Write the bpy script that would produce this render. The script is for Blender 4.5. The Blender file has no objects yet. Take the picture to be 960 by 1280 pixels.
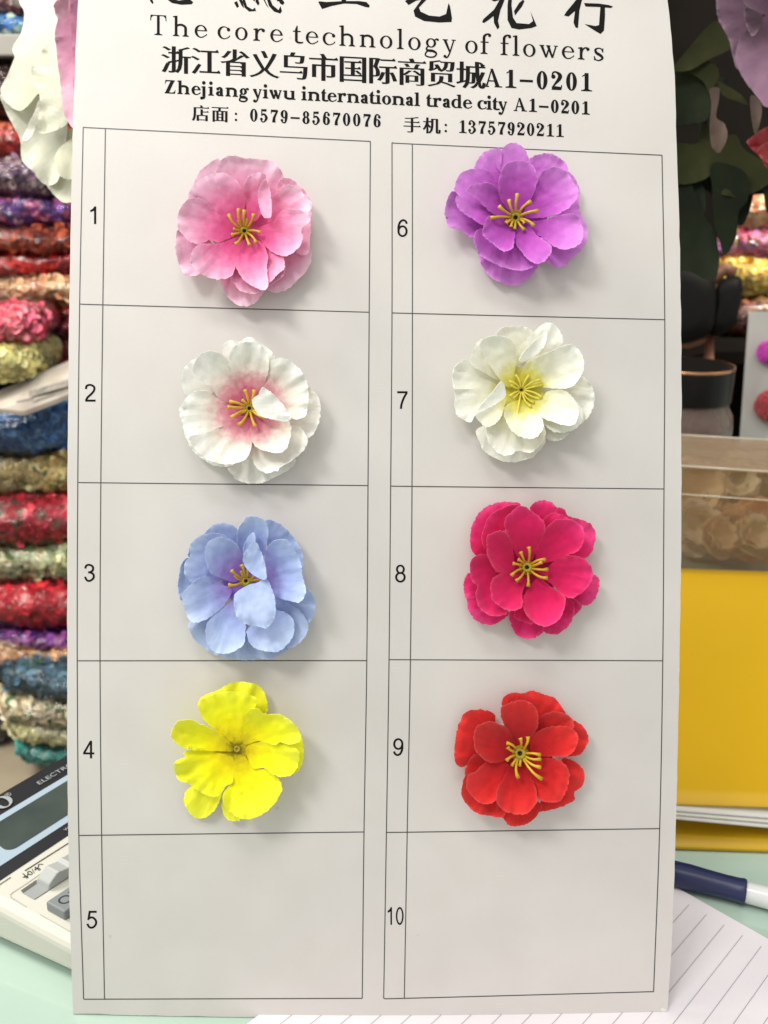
import bpy, bmesh, math, random
import numpy as np
from mathutils import Vector, Matrix, noise
from mathutils.geometry import delaunay_2d_cdt
random.seed(7)
SC = bpy.context.scene
COL = SC.collection

# ------------------------------------------------------------------ camera
FPX = 640 / math.tan(math.radians(30))       # focal length in photo pixels (960x1280)
PITCH = math.radians(20)
HC = 0.2797                                  # height of the lens above the tabletop (m)
CAM = Vector((0, 0, HC))
FW = Vector((0, math.cos(PITCH), -math.sin(PITCH)))
UP = Vector((0, math.sin(PITCH), math.cos(PITCH)))
RT = Vector((1, 0, 0))
cam = bpy.data.cameras.new('camera'); cam.sensor_fit = 'VERTICAL'; cam.sensor_height = 24
cam.lens = 12 / math.tan(math.radians(30)); cam.clip_start = 0.01; cam.clip_end = 60
cam.dof.use_dof = True; cam.dof.focus_distance = 0.306; cam.dof.aperture_fstop = cam.lens / 1.7
camo = bpy.data.objects.new('camera', cam); COL.objects.link(camo)
camo.location = CAM; camo.rotation_euler = (math.radians(90) - PITCH, 0, 0)
SC.camera = camo

# ------------------------------------------------------------------ light
W = bpy.data.worlds.new('World'); SC.world = W; W.use_nodes = True
W.node_tree.nodes['Background'].inputs[0].default_value = (1.0, 0.98, 0.945, 1)
W.node_tree.nodes['Background'].inputs[1].default_value = 0.68
CARD_C = CAM + FW * 0.30
def lamp(name, d, dist, sx, sy, watt, col, spread=180):
    l = bpy.data.lights.new(name, 'AREA'); l.shape = 'RECTANGLE'; l.size = sx; l.size_y = sy
    l.energy = watt; l.color = col; l.spread = math.radians(spread)
    o = bpy.data.objects.new(name, l); COL.objects.link(o)
    v = (RT * d[0] + UP * d[1] - FW * d[2]).normalized()
    o.location = CARD_C + v * dist
    o.rotation_euler = (-v).to_track_quat('-Z', 'Y').to_euler()
    return o
lamp('ceiling_lamp', (-0.62, 0.80, 0.92), 1.7, 0.46, 0.30, 11, (1.0, 0.985, 0.955))
lamp('ceiling_lamp', (-0.12, 1.05, 0.80), 1.9, 0.75, 0.30, 8.8, (1.0, 0.98, 0.94))
o = lamp('added_lamp', (0, 1, 0), 1.0, 0.7, 0.4, 21, (1.0, 0.94, 0.83))     # added lamp, brightens the left stack
o.location = Vector((-1.0, 0.55, 1.25)); o.rotation_euler = (Vector((-0.5, 1.2, 0.0)) - o.location).to_track_quat('-Z', 'Y').to_euler()
o = lamp('added_lamp', (0, 1, 0), 1.0, 0.25, 0.2, 9, (1.0, 0.90, 0.74), 90)   # added spot, brightens the right stack
o.location = Vector((1.15, 1.15, 1.35)); o.rotation_euler = (Vector((0.85, 1.6, 0.2)) - o.location).to_track_quat('-Z', 'Y').to_euler()
SC.view_settings.view_transform = 'Standard'; SC.view_settings.look = 'None'
SC.view_settings.exposure = 0.09; SC.view_settings.gamma = 1
SC.cycles.max_bounces = 10; SC.cycles.transparent_max_bounces = 12
SC.cycles.use_denoising = True

# ------------------------------------------------------------------ places
def ray(px, py): return FW + RT * ((px - 480) / FPX) - UP * ((py - 640) / FPX)
def P(px, py, d): return CAM + ray(px, py) * d               # point at depth d along the optical axis
def T(px, py, h=0.0):                                        # point on the horizontal plane z = h
    r = ray(px, py); return CAM + r * ((h - HC) / r.z)
def Ypl(px, py, y):                                          # point on the vertical plane at world y
    r = ray(px, py); return CAM + r * (y / r.y)
def card_depth(px, py):
    a = (py - 660) / 630; b = (px - 465) / 370
    return 0.310 * (1 + 0.028 * a * a) + 0.0016 * b * b
def S(px, py, z=0.0):                                        # point z metres in front of the sample card
    return CAM + ray(px, py) * (card_depth(px, py) - z)
MPX = 0.310 / FPX                                            # metres per photo pixel at the card

# ------------------------------------------------------------------ helpers
def srgb(r, g, b, a=1):
    f = lambda c: (c / 255) / 12.92 if c <= 10 else (((c / 255) + 0.055) / 1.055) ** 2.4
    return (f(r), f(g), f(b), a)
def sin_(b, k, v):
    if k in b.inputs: b.inputs[k].default_value = v
def mat(name, col=None, rough=0.5, **kw):
    m = bpy.data.materials.new(name); m.use_nodes = True
    b = m.node_tree.nodes['Principled BSDF']
    if col: b.inputs['Base Color'].default_value = col
    b.inputs['Roughness'].default_value = rough
    for k, v in kw.items(): sin_(b, k.replace('_', ' '), v)
    return m
def nodes(m): return m.node_tree.nodes, m.node_tree.links, m.node_tree.nodes['Principled BSDF']
def ramp(N, stops, interp='LINEAR'):
    r = N.new('ShaderNodeValToRGB'); cr = r.color_ramp; cr.interpolation = interp
    while len(cr.elements) < len(stops): cr.elements.new(0.5)
    for e, (p, c) in zip(cr.elements, stops): e.position = p; e.color = c
    return r
def noise_bump(m, scale, strength, dist=0.001, detail=4, coord='Object'):
    N, L, b = nodes(m)
    tc = N.new('ShaderNodeTexCoord'); n = N.new('ShaderNodeTexNoise'); bp = N.new('ShaderNodeBump')
    n.inputs['Scale'].default_value = scale; n.inputs['Detail'].default_value = detail
    bp.inputs['Strength'].default_value = strength; bp.inputs['Distance'].default_value = dist
    L.new(tc.outputs[coord], n.inputs['Vector']); L.new(n.outputs['Fac'], bp.inputs['Height'])
    L.new(bp.outputs['Normal'], b.inputs['Normal'])
    return m
def mottle(m, scale, c0, c1, lo=0.35, hi=0.65, detail=5):
    N, L, b = nodes(m)
    tc = N.new('ShaderNodeTexCoord'); n = N.new('ShaderNodeTexNoise')
    n.inputs['Scale'].default_value = scale; n.inputs['Detail'].default_value = detail
    r = ramp(N, [(lo, c0), (hi, c1)])
    L.new(tc.outputs['Object'], n.inputs['Vector']); L.new(n.outputs['Fac'], r.inputs['Fac'])
    L.new(r.outputs['Color'], b.inputs['Base Color'])
    return m
def tag(o, label=None, cat=None, group=None, kind=None):
    if label: o['label'] = label
    if cat: o['category'] = cat
    if group: o['group'] = group
    if kind: o['kind'] = kind
    return o
def empty(name, loc):
    o = bpy.data.objects.new(name, None); COL.objects.link(o); o.location = loc
    o.empty_display_size = 0.01
    return o
def mesh_obj(name, verts, faces, m, parent=None, smooth=False, origin=None):
    # verts are world coordinates; stored relative to the parent's (or own) origin
    if parent is not None: org = Vector(parent.get('org', (0, 0, 0)))
    else: org = Vector(origin) if origin is not None else Vector(verts[0])
    me = bpy.data.meshes.new(name)
    me.from_pydata([tuple(Vector(v) - org) for v in verts], [], faces)
    me.materials.append(m)
    if smooth: me.polygons.foreach_set('use_smooth', [True] * len(me.polygons))
    me.update()
    o = bpy.data.objects.new(name, me); COL.objects.link(o)
    if parent is not None: o.parent = parent; o['org'] = tuple(org)
    else: o.location = org; o['org'] = tuple(org)
    return o
def thing(name, loc, label, cat, group=None):
    o = empty(name, loc); o['org'] = tuple(loc)
    return tag(o, label, cat, group)
def clean_normals(o):
    bm = bmesh.new(); bm.from_mesh(o.data); bmesh.ops.recalc_face_normals(bm, faces=bm.faces); bm.to_mesh(o.data); bm.free()
    return o
def bevel(o, w, seg=2):
    b = o.modifiers.new('bevel', 'BEVEL'); b.width = w; b.segments = seg; b.limit_method = 'ANGLE'
    return o
def prism(pts, n, h):                        # extrude a polygon (world points) along -n*h
    k = len(pts); n = Vector(n)
    V = [Vector(p) for p in pts] + [Vector(p) - n * h for p in pts]
    Fc = [list(range(k)), list(range(2 * k - 1, k - 1, -1))] + [[i, k + i, k + (i + 1) % k, (i + 1) % k] for i in range(k)]
    return V, Fc
def cr_closed(pts, n):                       # closed Catmull-Rom through pts, n even samples
    k = len(pts); out = []
    sub = 12
    for i in range(k):
        p0, p1, p2, p3 = (np.array(pts[(i + j - 1) % k], float) for j in range(4))
        for s in range(sub):
            t = s / sub
            out.append(0.5 * ((2 * p1) + (-p0 + p2) * t + (2 * p0 - 5 * p1 + 4 * p2 - p3) * t * t + (-p0 + 3 * p1 - 3 * p2 + p3) * t ** 3))
    out = np.array(out + [out[0]])
    d = np.r_[0, np.cumsum(np.linalg.norm(np.diff(out, axis=0), axis=1))]
    q = np.linspace(0, d[-1], n, endpoint=False)
    return np.stack([np.interp(q, d, out[:, j]) for j in range(out.shape[1])], 1)
def cr_open(pts, n):
    pts = [np.array(p, float) for p in pts]
    P_ = [2 * pts[0] - pts[1]] + pts + [2 * pts[-1] - pts[-2]]
    out = []
    for i in range(1, len(P_) - 2):
        p0, p1, p2, p3 = P_[i - 1:i + 3]
        for s in range(10):
            t = s / 10
            out.append(0.5 * ((2 * p1) + (-p0 + p2) * t + (2 * p0 - 5 * p1 + 4 * p2 - p3) * t * t + (-p0 + 3 * p1 - 3 * p2 + p3) * t ** 3))
    out = np.array(out + [P_[-2]])
    d = np.r_[0, np.cumsum(np.linalg.norm(np.diff(out, axis=0), axis=1))]
    q = np.linspace(0, d[-1], n)
    return np.stack([np.interp(q, d, out[:, j]) for j in range(out.shape[1])], 1)
def tube(path, radii, seg=8, caps=True):     # path: world points, radii: one per point
    V, Fc = [], []
    path = [Vector(p) for p in path]; n = len(path)
    a = None
    for i, p in enumerate(path):
        t = (path[min(i + 1, n - 1)] - path[max(i - 1, 0)]).normalized()
        if a is None: a = t.orthogonal().normalized()
        a = (a - t * a.dot(t)).normalized(); b = t.cross(a)
        for k in range(seg):
            th = 2 * math.pi * k / seg
            V.append(p + (a * math.cos(th) + b * math.sin(th)) * radii[i])
        if i:
            for k in range(seg):
                Fc.append([(i - 1) * seg + k, (i - 1) * seg + (k + 1) % seg, i * seg + (k + 1) % seg, i * seg + k])
    if caps: Fc.append(list(range(seg - 1, -1, -1))); Fc.append([(n - 1) * seg + k for k in range(seg)])
    return V, Fc
def join(parts):
    V, Fc = [], []
    for v, f in parts:
        b = len(V); V += list(v); Fc += [[i + b for i in q] for q in f]
    return V, Fc
def lathe(profile, base, axis=Vector((0, 0, 1)), seg=48):    # profile: (radius, height)
    axis = axis.normalized(); a = axis.orthogonal().normalized(); b = axis.cross(a)
    V, Fc = [], []
    for i, (r, h) in enumerate(profile):
        for k in range(seg):
            th = 2 * math.pi * k / seg
            V.append(base + axis * h + (a * math.cos(th) + b * math.sin(th)) * max(r, 1e-5))
        if i:
            for k in range(seg):
                Fc.append([(i - 1) * seg + k, (i - 1) * seg + (k + 1) % seg, i * seg + (k + 1) % seg, i * seg + k])
    return V, Fc
def box(c, ex, ey, ez):                      # centre and half-axis vectors
    c, ex, ey, ez = map(Vector, (c, ex, ey, ez))
    V = [c + ex * x + ey * y + ez * z for z in (-1, 1) for y in (-1, 1) for x in (-1, 1)]
    return V, [[0, 2, 3, 1], [4, 5, 7, 6], [0, 1, 5, 4], [2, 6, 7, 3], [0, 4, 6, 2], [1, 3, 7, 5]]

# ------------------------------------------------------------------ lettering engine (serif letters drawn as strokes)
CJK = {
'浙': [[32,778,122,749,178,708,249,678,335,724,261,753,201,788,119,817],[-10,509,83,481,141,445,215,416,298,463,219,488,157,522,70,550],[15,-23,141,-54,201,38,247,147,297,249,182,279,122,174,73,61],[354,827,354,634,237,634,237,580,354,580,354,346,204,303,259,247,358,285,354,28,356,8,365,2,228,4,250,-24,265,-55,350,-54,399,-50,439,-41,470,-27,486,-5,490,30,490,306,616,350,594,400,486,364,490,580,603,580,603,634,490,634,490,827],[582,737,582,397,576,254,548,105,465,-22,517,-39,572,-57,672,79,709,241,717,397,717,454,763,454,763,-70,899,-70,899,454,994,454,994,506,717,506,717,704,779,729,866,755,978,780,883,824,788,794,699,762],['t',483,632,558,684,603,612]],
'江': [[47,776,143,743,206,700,281,667,368,712,288,743,222,783,132,816],[-6,502,92,472,156,433,235,402,314,449,232,478,163,514,73,543],[32,-14,146,-54,228,40,292,151,361,255,258,293,174,185,108,72],[293,51,293,-6,993,-6,993,51,705,51,705,680,937,680,937,737,341,737,341,680,558,680,558,51],['t',873,49,948,101,993,29],['t',817,735,892,787,937,715]],
'省': [[250,773,188,690,126,610,27,552,91,537,143,519,239,585,310,671,386,758],[615,751,726,687,801,608,877,544,996,578,911,639,829,714,725,779],[420,830,420,515,413,508,321,455,180,422,-10,404,27,393,43,369,68,352,196,379,195,-69,334,-69,334,-23,719,-23,719,-66,861,-66,861,417,487,423,583,486,700,551,822,623,695,647,633,605,578,562,553,522,560,830],[334,246,719,246,719,151,334,151],[334,284,334,375,719,375,719,284],[334,114,719,114,719,18,334,18],['t',665,226,740,278,785,206],['t',665,355,740,407,785,335],['t',665,94,740,146,785,74]],
'义': [[368,814,421,741,455,655,492,588,622,609,584,676,547,759,495,833],[772,756,690,579,597,411,503,255,414,400,319,554,232,714,100,698,198,527,301,364,400,213,311,116,179,39,-11,-19,30,-41,63,-68,253,-4,397,76,501,173,604,71,744,-9,923,-68,952,-51,969,-26,1010,-15,828,37,697,114,605,215,713,377,819,552,913,737]],
'乌': [[24,186,24,137,790,137,790,186],[775,728,503,730,555,827,410,835,389,808,374,769,366,728,159,728,159,318,809,318,800,144,786,45,773,-2,773,-14,758,-15,571,-8,599,-32,611,-63,695,-66,748,-67,790,-65,825,-60,858,-51,889,-35,920,20,940,139,954,343,954,368,297,368,297,678,707,678,702,593,694,544,687,518,688,507,676,505,518,511,537,490,547,465,625,462,672,461,709,462,757,468,799,483,826,518,843,588,856,704,862,728],['t',670,184,745,236,790,164]],
'市': [[367,820,408,786,431,740,439,686,18,684,18,629,425,629,425,475,115,475,115,45,256,45,256,420,425,420,425,-69,568,-69,568,420,752,420,752,131,754,110,758,103,575,107,601,80,617,49,719,50,781,53,831,61,870,75,890,97,895,131,895,475,568,475,568,629,984,629,984,684,599,691,610,703,574,740,545,793,501,837],['t',864,682,939,734,984,662]],
'国': [[543,318,606,288,639,248,682,218,792,240,741,266,703,305,646,336],[195,187,195,141,810,141,810,187,563,187,563,374,765,374,765,421,563,421,563,582,789,582,789,631,209,631,209,582,426,582,426,421,237,421,237,374,426,374,426,187],[53,786,53,-71,195,-71,195,-21,802,-21,802,-71,947,-71,947,786],[195,31,195,734,802,734,802,31],['t',690,185,765,237,810,165],['t',645,419,720,471,765,399],['t',669,629,744,681,789,609]],
'际': [[429,755,429,702,932,702,932,755],[731,319,791,221,828,112,861,28,994,47,959,130,917,237,858,334],[466,331,424,234,383,135,316,60,432,31,502,110,551,215,598,320],[53,788,53,-71,190,-71,190,738,263,737,248,654,220,576,185,504,250,431,275,361,281,299,277,255,269,223,269,214,258,212,159,215,183,192,192,165,294,166,330,173,365,182,398,208,416,245,420,293,412,357,380,427,332,510,361,599,396,688,438,767,349,790,328,788],[386,516,386,463,599,463,599,15,602,-4,609,-10,460,-9,480,-23,488,-51,498,-69,589,-68,641,-64,684,-56,719,-41,737,-20,741,15,741,463,986,463,986,516],['t',812,753,887,805,932,733],['t',866,514,941,566,986,494]],
'商': [[228,638,268,607,290,566,319,538,450,559,417,584,392,623,355,655],[511,405,611,359,680,305,759,263,848,301,764,341,692,393,599,437],[389,431,322,386,263,339,176,302,245,258,343,302,414,362,500,414],[641,650,609,612,583,563,566,514,85,514,85,-69,223,-69,223,468,783,468,783,3,785,-20,789,-25,763,-26,716,-26,615,-23,640,-42,656,-65,756,-65,813,-62,860,-56,907,-36,918,4,918,514,706,517,715,565,742,606,785,637],[281,268,281,10,411,10,411,58,715,58,715,268],[411,230,586,230,586,95,411,95],[397,819,439,725,28,723,28,676,973,676,973,723,585,723,579,765,561,803,531,833],['t',853,721,928,773,973,701]],
'贸': [[427,295,427,216,410,131,316,44,20,-27,68,-46,100,-71,407,15,541,116,571,216,571,295],[480,74,649,33,780,-19,910,-65,984,-19,843,25,708,74,552,113],[148,395,148,96,289,96,289,348,720,348,720,103,864,103,864,395],[115,447,172,458,242,485,368,540,394,477,517,497,478,551,438,622,379,685,260,668,311,583,234,530,238,739,299,751,388,767,503,782,435,825,329,805,230,786,100,773,100,561,91,511,56,492,87,469],[462,783,462,740,598,739,581,619,533,531,410,476,457,457,491,436,636,503,705,603,730,740,801,740,793,617,782,549,775,515,777,504,768,502,635,508,655,486,665,460,736,459,774,459,805,460,847,465,886,482,913,524,930,612,943,762,947,783]],
'城': [[0,123,44,67,378,170,350,220,257,185,262,535,358,535,358,587,262,587,262,819,126,819,126,587,20,587,20,535,126,535,126,164],[842,496,810,413,780,330,782,242,793,361,782,482,777,626,986,626,986,678,927,683,979,723,920,752,876,791,811,823,710,800,780,771,819,730,829,681,773,678,772,832,633,832,636,678,333,678,333,375,327,235,298,90,213,-34,264,-51,318,-70,423,63,461,222,469,375,469,428,528,428,526,274,521,192,517,153,522,141,518,139,402,143,422,124,432,97,493,96,527,95,556,97,596,104,631,120,649,165,656,268,660,453,662,473,469,473,469,626,641,626,649,450,665,298,686,163,639,87,575,23,472,-25,527,-44,571,-64,657,-23,716,29,735,94,750,5,801,-44,872,-60,948,-45,986,13,1006,123,960,137,894,154,875,71,867,15,875,-9,873,13,850,67,831,154,881,259,929,371,977,486]],
'店': [[258,280,258,-58,398,-58,398,-18,756,-18,756,-56,898,-56,898,280,620,280,620,433,946,433,946,484,620,484,620,603,478,603,478,280],[398,31,398,228,756,228,756,31],[420,815,457,791,473,757,477,711,92,709,92,456,87,295,61,121,-11,-33,47,-49,110,-67,196,94,228,283,235,456,235,655,977,655,977,709,625,709,616,753,592,793,554,827],['t',826,482,901,534,946,462],['t',857,707,932,759,977,687]],
'面': [[422,343,568,343,568,212,422,212],[422,386,422,515,568,515,568,386],[422,169,568,169,568,34,422,34],[25,765,25,711,405,710,390,567,71,567,71,-71,209,-71,209,-18,787,-18,787,-71,929,-71,929,567,533,568,556,711,978,711,978,765],[209,34,209,515,287,515,287,34],[787,34,703,34,703,515,787,515],['t',858,763,933,815,978,743]],
'手': [[17,313,17,257,430,257,430,24,430,-5,428,-12,204,-9,228,-21,239,-49,254,-67,371,-67,443,-63,498,-54,541,-40,566,-16,573,26,573,257,986,257,986,313,573,313,573,493,929,493,929,547,573,547,573,727,660,744,767,764,900,782,810,829,601,789,362,761,75,746,95,724,107,697,243,702,354,709,430,720,430,547,84,547,84,493,430,493,430,313],['t',866,311,941,363,986,291],['t',809,545,884,597,929,525]],
'机': [[465,774,465,462,456,295,417,120,304,-30,359,-47,411,-67,544,93,593,281,604,462,604,721,726,721,726,68,728,3,737,-29,760,-44,798,-56,836,-61,892,-61,928,-58,963,-49,991,-31,1004,2,1008,40,1011,96,1012,150,965,161,900,176,884,44,882,17,882,1,887,-7,884,-9,861,-9,859,-7,868,0,868,21,866,62,866,774],[185,831,185,617,19,617,19,563,168,562,130,410,69,276,-11,175,20,146,64,120,151,194,203,296,209,419,185,-70,324,-70,307,393,305,332,342,281,395,247,487,295,324,461,324,563,472,563,472,617,324,617,324,831],['t',352,615,427,667,472,595]],
}
class Pen:
    def __init__(s, W, H, xh): s.W, s.H, s.xh, s.q = W, H, xh, []
    def poly(s, *p): s.q.append([tuple(a) for a in p])
    def rect(s, x0, y0, x1, y1): s.poly((x0, y0), (x1, y0), (x1, y1), (x0, y1))
    def strip(s, A, B):
        for i in range(len(A) - 1): s.poly(A[i], A[i + 1], B[i + 1], B[i])
    def ring(s, cx, cy, rx, ry, wl, wr, wt, a0=0, a1=360, n=28):
        O, I = [], []
        icx = cx + (wl - wr) / 2; irx = rx - (wl + wr) / 2; iry = ry - wt
        for k in range(n + 1):
            a = math.radians(a0 + (a1 - a0) * k / n); c, d = math.cos(a), math.sin(a)
            O.append((cx + rx * c, cy + ry * d)); I.append((icx + irx * c, cy + iry * d))
        s.strip(O, I)
    def dot(s, cx, cy, r, ry=None):
        ry = ry or r
        s.poly(*[(cx + r * math.cos(k * math.pi / 7), cy + ry * math.sin(k * math.pi / 7)) for k in range(14)])
    def slab(s, cx, y, hw, up=True):         # bracketed hairline serif
        H = s.H; W = s.W / 2; k = 1 if up else -1
        s.rect(cx - hw, min(y, y + k * H), cx + hw, max(y, y + k * H))
        for e in (-1, 1): s.poly((cx + e * W, y + k * H), (cx + e * (W + (hw - W) * .6), y + k * H), (cx + e * W, y + k * (H + 34)))
    def flag(s, cx, y):                      # top-left serif of a stem
        s.poly((cx - s.W / 2 - 62, y - 20), (cx - s.W / 2 - 62, y - 20 - s.H), (cx - s.W / 2, y - 62), (cx + s.W / 2, y))
    def stem(s, cx, y0, y1): s.rect(cx - s.W / 2, y0, cx + s.W / 2, y1)
    def stroke(s, pts, n=26):                # pts: (x, y, width)
        q = cr_open(pts, n); A, B = [], []
        for i in range(n):
            d = q[min(i + 1, n - 1)][:2] - q[max(i - 1, 0)][:2]; l = np.hypot(*d) or 1
            nx, ny = -d[1] / l, d[0] / l; w = q[i][2] / 2
            A.append((q[i][0] + nx * w, q[i][1] + ny * w)); B.append((q[i][0] - nx * w, q[i][1] - ny * w))
        s.strip(A, B)

def glyph(ch, W, H, xh):
    p = Pen(W, H, xh); ASC = 710; CAP = 700; sw = 62 + W / 2
    bold = W > 120
    if ch == ' ': return [], 300
    if ch in 'ocebdpq':
        rx = 218 + (W - 95) * .35
    if ch == 'o':
        p.ring(rx + 25, xh / 2, rx, xh / 2 + 10, W, W, H * 1.1); return p.q, 2 * rx + 50
    if ch == 'e':
        p.ring(rx + 25, xh / 2, rx, xh / 2 + 10, W, W * .85, H * 1.1, 4, 300)
        p.stroke([(rx + 25 + rx * .42, -10 + 50, H), (rx + 25 + rx * .8, xh * .2, H), (rx + 25 + rx * .95, xh * .3, H)])
        p.rect(25 + W * .5, xh * .52, 25 + 2 * rx - W * .4, xh * .52 + H); return p.q, 2 * rx + 40
    if ch == 'c':
        p.ring(rx + 25, xh / 2, rx, xh / 2 + 10, W, W * .5, H * 1.1, 55, 305)
        p.stroke([(rx + 25 + rx * .5, 30, H), (rx + 25 + rx * .85, xh * .2, H), (rx + 25 + rx * .95, xh * .3, H)])
        p.dot(25 + 2 * rx - 55, xh * .76, W * .52 + 10); p.rect(25 + 1.5 * rx, xh * .8, 25 + 2 * rx - 40, xh * .93); return p.q, 2 * rx + 30
    if ch in 'dbpq':
        c = rx + 25; x = c + rx - W / 2 + 22 if ch in 'dq' else 25 + W / 2 + 30
        if ch == 'd':
            p.ring(c, xh / 2, rx, xh / 2 + 10, W, W * .6, H * 1.2); p.stem(x, 0, ASC); p.flag(x, ASC); p.rect(x, 0, x + sw, H + 8); return p.q, x + sw + 25
    if ch in 'hnmu':
        x = 30 + sw; d = 330 + (W - 95) * .7; x2 = x + d
        if ch == 'u':
            p.stem(x, 100, xh); p.flag(x, xh); p.stem(x2, 0, xh); p.flag(x2, xh); p.rect(x2, 0, x2 + sw, H + 8)
            p.ring((x + x2) / 2, 150, d / 2 + W / 2, 160, W, H, H * 2.2, 180, 350); return p.q, x2 + sw + 25
        p.stem(x, 0, ASC if ch == 'h' else xh); p.flag(x, ASC if ch == 'h' else xh)
        p.slab(x, 0, sw); p.slab(x2, 0, sw); p.stem(x2, 0, xh - 150)
        p.ring((x + x2) / 2 , xh - 160, d / 2 + W / 2, 170, W * .7, W, H * 2.2, 0, 165); return p.q, x2 + sw + 20
    if ch == 'r':
        x = 30 + sw; p.stem(x, 0, xh); p.flag(x, xh); p.slab(x, 0, sw + 10)
        p.ring(x + 170, xh - 190, 170, 200, W * .6, H * 2, H * 1.6, 65, 178); p.dot(x + 235, xh - 62, W * .5 + 12); return p.q, x + 235 + W * .5 + 25
    if ch in 'il':
        x = 30 + sw; h = xh if ch == 'i' else ASC; p.stem(x, 0, h); p.flag(x, h); p.slab(x, 0, sw + 8)
        if ch == 'i': p.dot(x - 6, ASC - 60, W * .5 + 16)
        return p.q, x + sw + 30
    if ch == 'j':
        x = 120; p.stem(x, -60, xh); p.flag(x, xh); p.dot(x - 6, ASC - 60, W * .5 + 16)
        p.ring(x + W / 2 - 130, -70, 130, 130, H, W, H * 1.4, 250, 360); p.dot(x - 120, -150, W * .45 + 10); return p.q, x + sw + 25
    if ch == 't':
        x = 150; p.stem(x, 80, xh + 40); p.rect(30, xh - H - 6, 300, xh); p.poly((x - W / 2, xh + 40), (x + W / 2, xh + 30), (x + W / 2, xh + 175), (x + W / 2 - H, xh + 175))
        p.ring(x + 120 , 90, 120 + W / 2, 100, W, H, H * 1.8, 180, 320); return p.q, 345
    if ch == 'f':
        x = 30 + sw; p.stem(x, 0, ASC - 150); p.slab(x, 0, sw + 14); p.rect(20, xh - H - 6, 300, xh)
        p.ring(x + 140 - W / 2 + W / 2, ASC - 150, 140 + W / 2, 165, W, H, H * 1.5, 60, 180); p.dot(x + 195, ASC - 62, W * .42 + 14); return p.q, 335
    if ch == 's':
        k = W; p.stroke([(365, xh * .72, H * 1.3), (310, xh * .94, H * 1.3), (205, xh * .985, H * 1.4), (105, xh * .84, k * .8), (150, xh * .6, k * 1.05), (285, xh * .42, k * 1.05), (355, xh * .2, k * .8), (240, xh * .012, H * 1.4), (120, xh * .06, H * 1.3), (62, xh * .3, H * 1.3)], 44)
        p.rect(350, xh * .66, 350 + H, xh); p.rect(58, 0, 58 + H, xh * .34); return p.q, 420
    if ch == 'a':
        x = 330; p.stem(x, 60, xh - 130); p.ring(x + W / 2 - 155, xh - 140, 155, 150, W * .5, W, H * 1.5, 0, 150); p.dot(x - 215 + W * .2, xh - 105, W * .42 + 14)
        p.ring(x - 115, 125, 165, 135, W, W * .5, H * 1.5, 60, 330); p.stroke([(x - 60, 250, H * 1.6), (x, 285, H * 1.6)])
        p.ring(x - W / 2 + 110, 60, 110, 70, W, H, H * 1.5, 180, 330); return p.q, x + 150
    if ch == 'g':
        c = 225; p.ring(c, xh * .64, 165 + W * .15, xh * .36 + 8, W * .9, W * .9, H * 1.2)
        p.stroke([(c - 110, xh * .34, H * 1.5), (c - 160, xh * .18, W * .6), (c - 110, xh * .03, W * .9), (c + 60, xh * .0, W * .95), (c + 185, -75, W * .7), (c + 120, -190, H * 1.6), (c - 40, -220, H * 1.6), (c - 190, -170, W * .55), (c - 170, -60, H * 1.6), (c - 90, 10, H * 1.6)], 44)
        p.stroke([(c + 120, xh * .85, H * 1.4), (c + 185, xh * .97, H * 1.5), (c + 235, xh * .97, W * .5)]); p.dot(c + 235, xh * .92, W * .32 + 10); return p.q, 490
    if ch in 'yvw':
        ht = xh - H
        def vee(x0, wd, tail=False):
            m = x0 + wd / 2 + 10
            p.poly((x0 - W * .55, ht), (x0 + W * .55, ht), (m + W * .4, 0), (m - W * .3, 0))
            if tail: p.stroke([(x0 + wd, ht, H * 1.4), (m + 20, 20, H * 1.5), (m - 50, -150, H * 1.6), (m - 120, -205, H * 1.6), (m - 160, -180, W * .5)]); p.dot(m - 165, -160, W * .42 + 12)
            else: p.poly((x0 + wd - H * .7, ht), (x0 + wd + H * .7, ht), (m + H, 0), (m - H, 0))
        if ch == 'w':
            vee(110, 270); vee(330, 270)
            for x, h in ((110, 85), (335, 75), (600, 70)): p.rect(x - h, ht, x + h, xh)
            return p.q, 700
        vee(115, 300, ch == 'y'); p.rect(30, ht, 220, xh); p.rect(340, ht, 490, xh); return p.q, 510
    if ch == 'T':
        x = 330; p.stem(x, 0, CAP); p.slab(x, 0, sw + 30); p.rect(60, CAP - H, 600, CAP)
        for e in (-1, 1): p.poly((x + e * 270, CAP), (x + e * (270 - H), CAP), (x + e * (285 - H), CAP - 200), (x + e * 285, CAP - 200)); p.poly((x + e * 262, CAP - H), (x + e * 180, CAP - H), (x + e * 270, CAP - 130))
        return p.q, 650
    if ch == 'Z':
        p.poly((40, 0), (40 + W * 1.25, 0), (560, CAP), (560 - W * 1.25, CAP)); p.rect(40, 0, 570, H * 1.2); p.rect(70, CAP - H * 1.2, 560, CAP)
        p.poly((70, CAP), (70 + H, CAP), (70, CAP - 200), (70 - 25, CAP - 200)); p.poly((70, CAP), (170, CAP - H), (60, CAP - 150))
        p.poly((570, 0), (570 - H, 0), (575, 210), (600, 210)); p.poly((570, 0), (450, H), (580, 160)); return p.q, 630
    if ch == 'A':
        p.poly((300, CAP), (345, CAP), (110 + H, 0), (110 - H * .5, 0)); p.poly((270, CAP), (370, CAP), (590 + W * .3, 0), (590 - W * .75, 0))
        p.rect(190, 210, 480, 210 + H * 1.1); p.rect(20, 0, 220, H); p.rect(430, 0, 720, H); return p.q, 730
    if ch == '-': p.rect(40, 245, 540, 245 + H * 1.5 + 25); return p.q, 580
    if ch == ':': p.dot(150, 70, 68); p.dot(150, 400, 68); return p.q, 300
    h = 690; wd = 500                         # figures
    if ch == '0': p.ring(250, h / 2, 205, h / 2 + 8, W, W, H * 1.1)
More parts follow.
